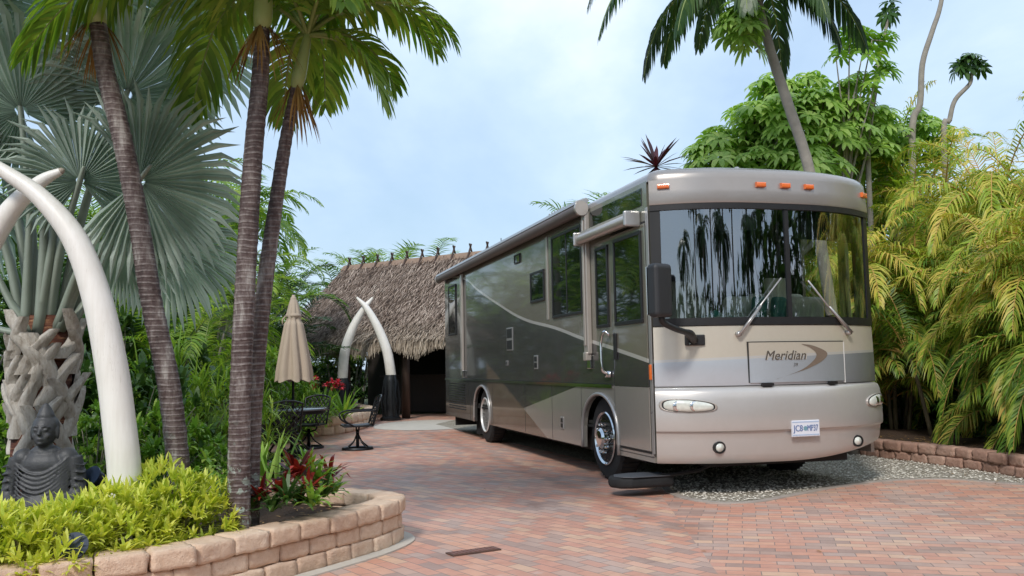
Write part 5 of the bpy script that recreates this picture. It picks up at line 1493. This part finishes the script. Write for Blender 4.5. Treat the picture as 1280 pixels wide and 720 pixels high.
chs = [(at(447, 552, 15.3), -1.25, None), (at(386, 545, 15.7), -.25, 'black patio chair behind the table, its lattice back under the red flowers'),
       (at(325, 560, 14.3), 1.75 + PI * .1 - 3.3, 'black patio chair at the left of the table, half hidden by the palm trunks'), (at(352, 560, 13.7), 3.6, 'black patio chair on the near side of the table with its back to the drive')]
for c, rz, lb in chs:
    o = ch0 if lb is None else copy_tree(ch0)
    o.location = (c.x, c.y, 0); o.rotation_euler.z = rz
    if lb: o['label'] = lb

# stone edged bed behind the patio, flowers in it
pb = [onz(px, py) for px, py in ((250, 556), (310, 552), (360, 548), (405, 545), (440, 540), (462, 533), (468, 526), (440, 519))]
block_wall('bed_edging', spline(pb, 50), 2, .19, .42, .28, M['block_tan'], 'low tan stone edging round the flower bed behind the patio table', 'garden wall', side=-1, batter=.01, rough=.03, res=(4, 3, 3))
poly_sheet('patio_bed_soil', [(p.x, p.y) for p in offset_path(spline(pb, 30), .2)] + [(-5.5, 27), (-12, 27), (-9, 16)], .33, M['soil'], .3)
fl = empty('flowering_plant', at(404, 515, 18.6)); fl.location.z = .33; tag(fl, 'plant with bright red pink flower heads behind the patio table', 'flowering plant')
lf = MB(); pt = MB(); rnd = random.Random(4)
rosette(lf, Vector((0, 0, 0)), 46, .9, .06, (.3, 1.35), .5, None, rnd)
for i in range(13):
    c = Vector((rnd.uniform(-.42, .50), rnd.uniform(-.2, .2), rnd.uniform(.62, .88)))
    lf.tube([Vector((0, 0, 0)), c * .6, c], .012, 4, cap=False)
    for k in range(26):
        d = Vector((rnd.gauss(0, 1), rnd.gauss(0, 1), rnd.gauss(.4, .8))); leaf(pt, c, d, .10, .05, .3)
lf.build('foliage', M['leaf_shrub'], fl); pt.build('flowers', M['flower_pink'], fl)
for (px, py, Y, l, n, mt, lb) in ((346, 520, 17.6, 1.25, 16, 'leaf_bright', 'clump of long pale blades rising left of the parasol pole'), (404, 532, 18.3, .55, 26, 'leaf_bright', 'bright green rosette low behind the patio table'),
                                  (430, 520, 18.6, .8, 30, 'leaf_shrub', 'green strap leaved plant under the red flowers')):
    mb = MB(); rnd = random.Random(px); rosette(mb, Vector((0, 0, 0)), n, l, .06, (.5, 1.45), .25, None, rnd); o = mb.build('strap_leaf_plant', M[mt]); c = at(px, py, Y); o.location = (c.x, c.y, .33); tag(o, lb, 'plant', 'strap leaved plants of the patio bed')

# ------------------------------------------------------------------ thatched hut
RA = Vector((-5.43, 29.0, 4.70)); d_ = Vector((.826, -.564, 0)).normalized(); n_ = Vector((-d_.y * -1, 0, 0)); n_ = Vector((d_.y, -d_.x, 0)); n_ = Vector((-.564, -.826, 0))
RL = 8.0; EH = 2.14; OUT = 3.0
hut = empty('thatched_hut', (RA.x + d_.x * 3, RA.y + d_.y * 3, 0)); tag(hut, 'open sided hut with a deep grey brown palm thatch roof', 'hut')
hl = hut.location
def roofpt(u, v, side=1, h=0.0):
    """u metres along the ridge, v 0..1 ridge to eave"""
    sag = .10 * math.sin(PI * v)
    p = RA + d_ * u + n_ * (OUT * v * side) + Vector((0, 0, -(RA.z - EH) * v - sag + h))
    p += d_ * (-.55 * v * (1 if u < 1 else 0) * (1 - u))            # the end of the roof spreads towards the eave
    return p - hl
def roofend(w_, v, h=0.0):
    """closed hip end: w_ -1..1 from back to front"""
    p = RA + n_ * (OUT * v * w_) + Vector((0, 0, -(RA.z - EH) * v - .1 * math.sin(PI * v) + h)) + d_ * (-.55 * v - .5 * v * (1 - w_ * w_))
    return p - hl
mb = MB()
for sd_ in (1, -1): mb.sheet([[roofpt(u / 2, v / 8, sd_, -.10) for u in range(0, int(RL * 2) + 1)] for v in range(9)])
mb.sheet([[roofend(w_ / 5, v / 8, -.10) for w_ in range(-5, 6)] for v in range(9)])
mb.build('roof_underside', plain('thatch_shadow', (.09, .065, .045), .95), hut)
def thatch_mat():
    t = NT('dry_thatch'); g = t.n('NewGeometry'); c = t.coord()
    n = t.noise(1.1, 4, .6, c)
    f = t.math('MULTIPLY_ADD', g.outputs['Random Per Island'], .75, t.math('MULTIPLY_ADD', n, .9, -.33), True)
    s = t.n('SeparateXYZ'); t.l(c, s.inputs[0])
    # thatch turns paler towards the eave
    pale = t.ramp(t.math('DIVIDE', s.outputs[2], 3.2), [(.50, (1, 1, 1)), (.86, (0, 0, 0))])
    a = t.ramp(f, [(0, (.06, .042, .034)), (.3, (.17, .12, .095)), (.6, (.31, .24, .195)), (.85, (.48, .385, .32)), (1, (.60, .51, .43))])
    b = t.ramp(f, [(0, (.15, .12, .09)), (.4, (.34, .28, .21)), (1, (.58, .51, .41))])
    return t.done(t.bsdf(t.mix(pale, a, b), .95, 0, None, .2))
THATCH = thatch_mat(); rnd = random.Random(77); mb = MB()
def tuft(p, dn, sdv, l, w, lift):
    up = sdv.cross(dn).normalized()
    if up.z < 0: up = -up
    q = p + dn * l * .5 + up * lift; e = p + (dn + sdv * rnd.uniform(-.25, .25)).normalized() * l + up * lift * rnd.uniform(.3, 1.6) + Vector((0, 0, -.02))
    mb.add([p - sdv * w * .5, p + sdv * w * .5, q + sdv * w * .5, q - sdv * w * .5, e + sdv * w * .14, e - sdv * w * .14], [(0, 1, 2, 3), (3, 2, 4, 5)])
rowsN = 42
for j in range(rowsN):
    v = (j + .2) / rowsN
    for i in range(int(RL / .036)):
        u = i * .036 + rnd.uniform(-.03, .03); v1 = v + rnd.uniform(-.012, .012)
        p = roofpt(u, v1); dn = (roofpt(u, v1 + .03) - p).normalized()
        tuft(p, dn, d_, rnd.uniform(.14, .32), rnd.uniform(.012, .032), rnd.uniform(.0, .07))
    for i in range(int(12 + 100 * v)):
        w_ = rnd.uniform(-.4, 1.02); p = roofend(w_, v + rnd.uniform(-.012, .012)); dn = (roofend(w_, v + .03) - p).normalized(); sdv = (roofend(w_ + .02, v + .001) - roofend(w_ - .02, v + .001)).normalized()
        tuft(p, dn, sdv, rnd.uniform(.14, .32), rnd.uniform(.012, .032), rnd.uniform(.0, .07))
for i in range(4600):                                   # shaggy eave
    if rnd.random() < .78:
        u = rnd.uniform(-.05, RL); p = roofpt(u, rnd.uniform(.94, 1.0), 1, rnd.uniform(-.08, .02)); sdv = d_
    else:
        w_ = rnd.uniform(-.6, 1.0); p = roofend(w_, rnd.uniform(.94, 1.0), rnd.uniform(-.08, .02)); sdv = (roofend(w_ + .02, 1) - roofend(w_ - .02, 1)).normalized()
    tuft(p, Vector((n_.x * .25, n_.y * .25, -1)).normalized(), sdv, rnd.uniform(.15, .42) * (1 + .35 * math.sin(p.x * 4)), rnd.uniform(.015, .035), .0)
mb.build('thatch_roof', THATCH, hut)
RC = plain('ridge_cap', (.25, .17, .12), .8, var=.3, scale=6, bump=.4)
mb = MB(); mb.prism([(-.16, 4.58), (0, 4.76), (.16, 4.58), (.10, 4.50), (-.10, 4.50)], 'x', -.12, RL)
rm_ = Matrix(((d_.x, n_.x, 0, 0), (d_.y, n_.y, 0, 0), (0, 0, 1, 0), (0, 0, 0, 1)))
mb.v = [tuple(rm_ @ Vector((p[0], p[1], p[2])) + Vector((RA.x, RA.y, 0)) - hl) for p in mb.v]
mb.build('ridge_cap', RC, hut)
for k in range(13):
    u = .15 + k * .62
    mb = MB()
    for s_ in (-1, 1):
        b0 = RA + d_ * (u + .03 * s_) + n_ * (.22 * s_) + Vector((0, 0, -.20)) - hl; t0 = RA + d_ * (u - .02 * s_) - n_ * (.07 * s_) + Vector((0, 0, .30)) - hl
        mb.tube([b0, t0], [.035, .028], 6)
    mb.build('ridge_stake', M['dark_wood'], hut)
for k, u in enumerate((.35, 2.35, 4.6, 7.0)):
    for s_ in (1, -1):
        p = RA + d_ * u + n_ * (2.35 * s_) - hl; mb = MB(); mb.tube([(p.x, p.y, 0), (p.x, p.y, 2.5)], [.12, .11], 10); mb.build('post', M['dark_wood'], hut, smooth=True)
mb = MB(); 
for s_ in (1, -1):
    a = RA + d_ * .1 + n_ * (2.35 * s_) - hl; b = RA + d_ * (RL - .1) + n_ * (2.35 * s_) - hl; mb.tube([(a.x, a.y, 2.35), (b.x, b.y, 2.35)], .10, 8)
mb.build('eave_beam', M['dark_wood'], hut)
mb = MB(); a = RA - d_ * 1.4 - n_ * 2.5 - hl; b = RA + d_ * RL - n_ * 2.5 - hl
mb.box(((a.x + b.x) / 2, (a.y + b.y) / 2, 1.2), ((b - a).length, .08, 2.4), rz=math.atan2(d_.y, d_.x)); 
mb.build('back_wall', plain('shaded_boards', (.018, .012, .009), .8, var=.3), hut)  # boards near black and run long to stand in for interior shade
mb = MB(); a = RA + d_ * 2.4 - n_ * .8 - hl; mb.box((a.x, a.y, .55), (2.6, .5, 1.1), rz=math.atan2(d_.y, d_.x)); mb.box((a.x, a.y, 1.12), (2.8, .65, .06), rz=math.atan2(d_.y, d_.x)); mb.build('bar_counter', M['dark_wood'], hut)
# ------------------------------------------------------------------ gold and green palm hedge on the right
def hedge_palm(seed, H, L, canes=8, nfr=88, spread=.6):
    rnd = random.Random(seed); root = empty('clump_palm', (0, 0, 0)); root['category'] = 'palm'
    st = MB(); lo = MB(); hi = MB(); fs = MB()
    k = nfr // canes
    for i in range(canes):
        a = rnd.uniform(0, 6.28); r_ = spread * rnd.uniform(.1, 1); b = Vector((math.cos(a) * r_, math.sin(a) * r_, 0))
        h = H * (rnd.uniform(.12, .50) if i % 2 else rnd.uniform(.5, 1.0)); tip = b * 1.4 + Vector((math.cos(a) * h * .10, math.sin(a) * h * .10, h))
        st.tube(spline([b, b.lerp(tip, .5) + Vector((0, 0, .05)), tip], 8), [.034, .032, .03, .029, .028, .027, .026, .024, .022], 6)
        for j in range(k):
            az = a + rnd.uniform(-2.8, 2.8)
            top = h > H * .62
            frond(hi if top else lo, fs, tip - Vector((0, 0, rnd.uniform(0, .15))), PI / 2 - az, R(rnd.uniform(25, 84)), L * rnd.uniform(.65, 1.15), rnd.uniform(1.6, 3.3), nl=44, ll=.38, lw=.021, vee=.75, ldroop=.75, r0=.014, rnd=rnd)
    hi.build('golden_fronds', M['leaf_areca_top'], root); lo.build('green_fronds', M['leaf_areca'], root); fs.build('frond_stems', M['stem_orange'], root, smooth=True); st.build('canes', CANE, root, smooth=True)
    return root
CANE = plain('palm_cane', (.15, .12, .07), .7, var=.4)
HP = [hedge_palm(81, 2.7, 1.75), hedge_palm(82, 2.9, 1.9), hedge_palm(83, 2.4, 1.6)]
hu = [False] * 3
def hp(k, x, y, s, label, zs=1.0):
    o = HP[k] if not hu[k] else copy_tree(HP[k]); hu[k] = True
    o.location = (x, y, .15); o.rotation_euler = (0, 0, U(0, 6)); o.scale = (s, s, s * zs); o['label'] = label; o['group'] = 'clumping palms of the right hedge'
w0 = Vector((6.05, 10.5, 0)); dw = Vector((-.262, .965, 0)); nw_ = Vector((.965, .262, 0))
spots = [(-1.6, .95, 1.0, 0, 'golden clumping palm at the right picture edge nearest the camera'), (.0, 1.0, 1.0, 1, 'second clumping palm from the right edge, fronds over the block wall'),
         (1.5, 1.1, 1.0, 2, 'clumping palm halfway along the visible block wall'), (2.9, 1.15, 1.02, 0, 'clumping palm beside the right headlamp of the motorhome'),
         (4.4, 1.2, 1.05, 1, 'clumping palm just behind the right front corner of the motorhome'), (6.2, 1.2, 1.0, 2, 'clumping palm hidden in part by the motorhome roof'),
         (-.9, 2.6, 1.12, 1, 'taller golden palm in the second row at the right edge'), (.9, 2.7, 1.12, 2, 'taller golden palm in the second row behind the block wall'),
         (2.5, 2.8, 1.10, 1, 'tall golden palm in the second row with drooping straw fronds'), (4.2, 2.9, 1.10, 0, 'tall palm in the second row next to the windscreen edge'),
         (6.0, 3.0, 1.15, 1, 'tall palm rising above the right end of the motorhome roof'), (8.2, 2.4, 1.15, 0, 'palm clump far along the hedge behind the motorhome'), (-2.6, 2.2, 1.15, 2, 'palm clump spilling in from outside the right edge'),
         (.0, 4.6, 1.35, 0, 'palm in the back row at the right, topping the hedge'), (2.4, 4.8, 1.25, 2, 'palm in the back row behind the straw coloured fronds'), (5.0, 5.0, 1.2, 0, 'palm in the back row under the umbrella leaved tree'), (-1.5, 4.4, 1.4, 1, 'back row palm with its tips at the right picture edge')]
for s_, o_, sc_, k, lb in spots:
    o_ += .38; p = w0 + dw * s_ + nw_ * o_; hp(k, p.x, p.y, sc_ * 1.08, lb, 1.34 if o_ > 2 else 1.02)
# dark shrubs under and behind the hedge
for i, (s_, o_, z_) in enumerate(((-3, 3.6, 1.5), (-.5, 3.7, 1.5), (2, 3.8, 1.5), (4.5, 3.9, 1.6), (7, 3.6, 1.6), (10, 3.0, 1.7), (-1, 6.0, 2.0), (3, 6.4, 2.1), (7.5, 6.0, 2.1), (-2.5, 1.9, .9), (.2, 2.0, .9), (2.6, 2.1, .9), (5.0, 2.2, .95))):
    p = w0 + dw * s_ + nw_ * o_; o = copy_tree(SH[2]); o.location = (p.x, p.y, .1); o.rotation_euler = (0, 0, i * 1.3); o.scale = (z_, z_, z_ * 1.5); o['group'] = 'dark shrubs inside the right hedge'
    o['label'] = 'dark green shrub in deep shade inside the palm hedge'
# a few low arching fronds over the block wall
# ------------------------------------------------------------------ umbrella leaved tree
def umbel(mb, c, r, ax, rnd, n=8):
    """palmate leaf: leaflets drooping from one point like an umbrella"""
    ax = ax.normalized(); s = ax.cross(Vector((0, 0, 1)))
    if s.length < .1: s = Vector((1, 0, 0))
    s.normalize(); t = ax.cross(s); a0 = rnd.uniform(0, 6)
    for i in range(n):
        a = a0 + 2 * PI * i / n; d = (s * math.cos(a) + t * math.sin(a) + ax * .15).normalized()
        leaf(mb, c + d * r * .12, d, r * rnd.uniform(.85, 1.1), r * .30, rnd.uniform(.45, .75), ax)
def umbrella_tree(name, lobes, Y, base, label, mat='leaf_schef', dens=1.0, ur=.31, group=None, seed=1, st=1.0):
    rnd = random.Random(seed); bz = base[2] if len(base) > 2 else 0; r = empty(name, (base[0], base[1], bz)); tag(r, label, 'tree', group)
    o = Vector((base[0], base[1], bz)); mb = MB(); tr = MB()
    cen = Vector((0, 0, 0))
    C_ = []
    for (px, py, rp, dy) in lobes: C_.append((at(px, py, Y + dy) - o, 1.04 * rp * (Y + dy) / F))
    cen = sum((c for c, _ in C_), Vector()) / len(C_)
    hub = Vector((cen.x * .3, cen.y * .3, cen.z * .55))
    tr.tube(spline([(0, 0, 0), hub * .5 + Vector((.1, 0, 0)), hub], 8), .11 * st, 8)
    for c, rad in C_:
        tr.tube(spline([hub, hub.lerp(c, .5) + Vector((rnd.uniform(-.2, .2), 0, -.1)), c], 8), [q * st for q in (.07, .06, .055, .05, .045, .04, .03, .025, .02)], 6)
        n = int(dens * 105 * (rad / .8) ** 2)
        for i in range(n):
            d = Vector((rnd.gauss(0, 1), rnd.gauss(0, 1), rnd.gauss(.25, 1))).normalized()
            k = rnd.uniform(.25, 1.0) ** .5 * (1 + .95 * noise.noise(d * 1.9 + c))
            p = c + Vector((d.x, d.y, d.z * .8)) * rad * k
            umbel(mb, p, ur * rnd.uniform(.7, 1.2), (d + Vector((0, 0, 1.1))), rnd, 9)
            if i % 5 == 0: tr.tube([c, c.lerp(p, .6), p], [.016, .012, .006], 4, cap=False)
    mb.build('crown', M[mat], r); tr.build('trunk', M['bark_pale'], r, smooth=True)
    return r
umbrella_tree('umbrella_leaf_tree', [(985, 158, 52, 0), (930, 190, 42, .5), (900, 205, 34, .2), (1045, 170, 46, .2), (975, 118, 30, .3), (1030, 128, 28, -.2), (1085, 190, 40, .6), (950, 215, 45, 0), (1010, 205, 45, -.4), (945, 150, 30, 0), (1065, 140, 24, 0), (872, 214, 22, .3), (895, 172, 16, .1), (1012, 100, 16, .3), (958, 112, 14, .2), (1060, 112, 16, 0), (1098, 150, 20, .4)], 16.5, (5.2, 16.5), 'large umbrella leaved tree rising behind the motorhome roof', dens=.85, seed=91)
umbrella_tree('umbrella_leaf_tree', [(1130, 175, 36, 0), (1165, 172, 26, .3), (1110, 200, 36, .5), (1175, 195, 22, .2), (1100, 150, 22, 0), (1142, 150, 18, .1)], 17.5, (7.8, 17.8), 'smaller umbrella leaved tree right of the large one', dens=.8, ur=.25, seed=92)
umbrella_tree('umbrella_leaf_tree', [(925, 22, 26, 0), (935, 42, 20, 0), (912, 36, 16, .1)], 12.6, (3.75, 13.0, 6.0), 'light green umbrella leaf sprig climbing the coconut trunk', dens=1.5, ur=.26, seed=93, st=.3)
umbrella_tree('umbrella_leaf_tree', [(1062, 45, 22, 0), (1090, 50, 18, 0), (1078, 68, 16, 0), (1045, 72, 14, 0), (1100, 90, 20, .2), (1072, 98, 14, .2), (1092, 110, 14, 0)], 16.0, (6.2, 17.0), 'open dark branched umbrella tree against the sky', mat='leaf_shrub', dens=.38, ur=.28, seed=94, st=.5)

# bare poles and the tufted sapling
def thin_tree(pts, Y, rads, label, tuft_=None, seed=1):
    P_ = [at(px, py, Y) for px, py in pts]; b = P_[0].copy(); b.z = 0
    r = empty('slender_tree', b); tag(r, label, 'tree')
    mb = MB(); Q = [Vector((0, 0, 0))] + [p - b for p in P_]; S_ = spline(Q, 30); mb.tube(S_, [rads[0] + (rads[1] - rads[0]) * i / 30 for i in range(31)], 8); mb.build('trunk', M['bark_pale'], r, smooth=True)
    rnd = random.Random(seed)
    if tuft_:
        lf = MB()
        for (px, py, rr_, n) in tuft_:
            c = at(px, py, Y) - b
            for i in range(n):
                d = Vector((rnd.gauss(0, 1), rnd.gauss(0, 1), rnd.gauss(.1, .7))).normalized(); umbel(lf, c + d * rr_ * rnd.uniform(.2, 1), .24, d + Vector((0, 0, .8)), rnd, 8)
        lf.build('crown', M['leaf_shrub_dark'], r)
    return r
thin_tree([(1140, 190), (1150, 130), (1153, 80), (1165, 40), (1176, 5), (1186, -60)], 17, (.075, .04), 'tall bare curving pole of a tree leaving the top of the picture', [(1190, -75, .5, 14)], 1)
thin_tree([(1180, 190), (1187, 150), (1194, 125), (1212, 105), (1214, 92)], 17, (.06, .035), 'slender sapling with one dark drooping tuft of leaves', [(1210, 78, .20, 9), (1198, 84, .12, 4), (1224, 84, .12, 4)], 2)
thin_tree([(1085, 200), (1092, 120), (1100, 70), (1110, 25)], 16.6, (.06, .03), 'thin pale stem beside the open branched tree', [(1112, 15, .2, 5)], 3)

# ------------------------------------------------------------------ coconut palm
Yc = 13.0
P_ = [at(1030, 330, Yc), at(1012, 215, Yc), at(985, 130, Yc), at(965, 70, Yc), at(950, 15, Yc), at(940, -40, Yc)]
cb = P_[0].copy(); cb.z = 0; cb.x += .3
coco = empty('coconut_palm', cb); tag(coco, 'tall coconut palm leaning over the motorhome, crown cut by the top edge', 'palm tree')
S_ = spline([Vector((0, 0, 0))] + [p - cb for p in P_], 60)
mb = MB(); mb.tube(S_, [.088 * (1 - .25 * i / 60) * (1 + .03 * math.sin(i * 2.1)) for i in range(61)], 14); mb.build('trunk', M['bark_pale'], coco, smooth=True)
c = S_[-1]; rnd = random.Random(8); lf = MB(); st = MB()
for (az, el, L, dr) in ((-100, 30, 3.3, 2.4), (-82, 55, 3.4, 2.9), (-60, 20, 2.6, 2.6), (-118, 5, 2.2, 2.0), (88, 42, 3.2, 2.2), (108, 58, 3.0, 2.4), (74, 18, 2.5, 1.9), (96, -5, 1.9, 1.9), (175, 40, 2.6, 2.6), (150, 5, 2.0, 2.2), (200, 15, 2.3, 2.4), (0, 45, 3, 2.2), (30, 25, 2.8, 2.0), (-30, 35, 2.8, 2.2), (60, 70, 3.2, 2.2), (-75, 75, 3.2, 2.2), (130, 75, 3, 2.3)):
    frond(lf, st, c, R(az), R(el), L, dr, nl=62, ll=.62, lw=.042, vee=.08, ldroop=1.0, r0=.035, rnd=rnd, lseg=3, bare=.12)
lf.build('crown', M['leaf_palm_dark'], coco); st.build('frond_stems', M['stem_green'], coco, smooth=True)
cn = MB()
for i in range(6): ell(cn, c + Vector((.2 * math.cos(i), .2 * math.sin(i), -.15)), (.11, .11, .13))
cn.build('coconuts', M['stem_orange'], coco, smooth=True)

# dark red cordyline behind the roof edge, and a palm tip beside it
cd = at(820, 205, 16.5); r = empty('red_cordyline', (cd.x, cd.y, 0)); tag(r, 'dark red spiky leaved plant poking above the motorhome roof', 'plant')
mb = MB(); mb.tube([(0, 0, 0), (0, 0, cd.z - .1)], [.04, .025], 6); mb.build('stem', M['bark_pale'], r)
lf = MB(); rnd = random.Random(2)
for i in range(40):
    a = rnd.uniform(0, 6.28); e_ = rnd.uniform(-.7, 1.3); leaf(lf, Vector((0, 0, cd.z - .05)), Vector((math.cos(a) * math.cos(e_), math.sin(a) * math.cos(e_), math.sin(e_))), rnd.uniform(.45, .75), .085, .12)
lf.build('foliage', M['leaf_maroon'], r)
for (px, Y, s_, lb) in ((792, 19, 1.36, 'feathery palm tip showing left of the red spiky plant'), (850, 20, 1.25, 'feathery palm behind the red spiky plant'), (1100, 19, 1.6, 'palm clump behind the smaller umbrella leaved tree')):
    c = at(px, 460, Y); o = copy_tree(LP[1]); o.location = (c.x, c.y, 0); o.scale = (s_,) * 3; o['label'] = lb; o['group'] = 'feathery palms behind the motorhome'
# palms behind the thatch
for (px, Y, s_, lb) in ((450, 34, 1.55, 'palm crown showing above the left part of the thatch ridge'), (495, 33, 1.6, 'palm crown showing above the middle of the thatch ridge'), (590, 34, 1.45, 'palm tip peeping over the right part of the ridge'), (430, 33, 1.4, 'palm left of the thatch peak')):
    c = at(px, 460, Y); o = copy_tree(LP[0 if s_ < 1.5 else 1]); o.location = (c.x, c.y, 0); o.scale = (s_,) * 3; o['label'] = lb; o['group'] = 'palms behind the thatched hut'
# trees closing the view all round
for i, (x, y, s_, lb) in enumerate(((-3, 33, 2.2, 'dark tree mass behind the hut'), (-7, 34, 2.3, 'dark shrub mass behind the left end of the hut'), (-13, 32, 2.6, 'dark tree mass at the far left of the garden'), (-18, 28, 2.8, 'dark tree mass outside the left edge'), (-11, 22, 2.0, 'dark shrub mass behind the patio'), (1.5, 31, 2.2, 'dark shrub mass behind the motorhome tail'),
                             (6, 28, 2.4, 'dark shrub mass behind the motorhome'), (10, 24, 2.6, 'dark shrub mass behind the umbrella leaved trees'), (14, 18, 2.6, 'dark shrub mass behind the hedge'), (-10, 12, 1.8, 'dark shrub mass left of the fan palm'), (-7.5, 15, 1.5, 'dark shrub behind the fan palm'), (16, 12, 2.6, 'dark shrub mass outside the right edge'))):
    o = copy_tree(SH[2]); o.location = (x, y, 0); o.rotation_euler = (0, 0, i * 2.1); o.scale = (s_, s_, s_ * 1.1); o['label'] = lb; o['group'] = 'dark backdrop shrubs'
# ------------------------------------------------------------------ palms across the road, seen mirrored in the windscreen
def tall_palm(seed, h):
    rnd = random.Random(seed); r = empty('tall_palm', (0, 0, 0)); tag(r, 'tall palm across the road behind the viewer', 'palm tree', 'tall palms mirrored in the windscreen')
    mb = MB(); mb.tube(spline([(0, 0, 0), (.2, .1, h * .5), (.1, 0, h)], 12), [.16 - .06 * i / 12 for i in range(13)], 10); mb.build('trunk', M['bark_pale'], r, smooth=True)
    lf = MB(); st = MB()
    for i in range(30):
        frond(lf, st, (.1, 0, h), rnd.uniform(0, 6.28), R(rnd.uniform(-60, 70)), 2.3 * rnd.uniform(.8, 1.1), rnd.uniform(1.8, 2.8), nl=26, ll=.6, lw=.06, rnd=rnd)
    lf.build('crown', M['leaf_palm_dark'], r); st.build('frond_stems', M['stem_green'], r)
    return r
TP = [tall_palm(101, 8.5), tall_palm(102, 10.5)]
tu = [False] * 2
for i, (x, y, s_) in enumerate(((4, -10, .62), (6.5, -11.5, .75), (9, -9, .6), (12, -9, .72), (14, -5.5, .62), (17, -3.5, .75), (19, 0, .7), (2, -13, .7), (21, 3, .8), (15.5, -8, .8), (-1, -12, .6), (10.5, -13, .85), (18, 4, .62), (7.5, -8, .5), (22, -1, .9), (20, 5, .75))):
    k = i % 2; o = TP[k] if not tu[k] else copy_tree(TP[k]); tu[k] = True
    o.location = (x, y, 0); o.rotation_euler = (0, 0, i * 1.1); o.scale = (s_ * 1.9, s_ * 1.9, s_ * 1.05)
for i, (x, y, s_, h_) in enumerate(((14.5, -1.5, 3.4, 6.5), (16, 1, 3.6, 6.5), (18, 3.5, 3.6, 7), (12.5, -5, 1.6, 5.5))):
    o = copy_tree(SH[2]); o.location = (x, y, 0); o.rotation_euler = (0, 0, i * 1.9); o.scale = (s_, s_, h_); o['label'] = 'tall dark tree across the road behind the viewer'; o['group'] = 'dark trees mirrored in the windscreen'
for i, (x, y, s_) in enumerate(((22, 6, 4.6), (20, 2.5, 3.6), (23, -2, 3.2), (18, -7, 2.0), (17, 7.5, 3.6), (26, 2, 4.6), (13, -10, 3.2), (9, -12, 3.2), (5, -12.5, 3.3), (1, -13, 3.3), (-3, -13, 3.2), (11, -8, 2.2), (13.5, 4.5, 2.6), (15.5, 7.5, 3.4))):
    o = copy_tree(SH[2]); o.location = (x, y, 0); o.rotation_euler = (0, 0, i * 1.7); o.scale = (s_, s_, s_ * 1.2); o['label'] = 'dark shrub across the road behind the viewer'; o['group'] = 'shrubs mirrored in the windscreen'

# ------------------------------------------------------------------ fallen leaves
lt = MB(); rnd = random.Random(17)
def litter(x, y, z, s_):
    a = rnd.uniform(0, 6.28); leaf(lt, Vector((x, y, z)), Vector((math.cos(a), math.sin(a), .12)), s_ * rnd.uniform(.6, 1.3), s_ * .3, .1)
for i in range(420):
    s_ = rnd.uniform(0, .98); k_ = int(s_ * (len(soilp) - 1)); p = soilp[k_]; n2 = (offset_path(planter, .5)[k_] - p) if i % 1 else Vector((0, 0, 0))
    litter(p.x - rnd.uniform(.05, .9) * .8, p.y + rnd.uniform(.0, .7), .222, .05)
for i in range(260):
    p = sr[rnd.randrange(len(sr))]; litter(p.x + rnd.uniform(.1, 1.0), p.y + rnd.uniform(-.2, .4), .208, .08)
for i in range(70):
    p = rwall[rnd.randrange(len(rwall))]; litter(p.x - rnd.uniform(.02, .9) ** 1.5, p.y - rnd.uniform(0, .5), .022, .06)
for i in range(16): litter(rnd.uniform(-1.5, 4), rnd.uniform(5.6, 12), .006, .05)
tag(lt.build('leaf_litter', M['leaf_dry']), 'dry fallen leaves scattered over the beds and gravel', 'leaf litter', None, 'stuff')
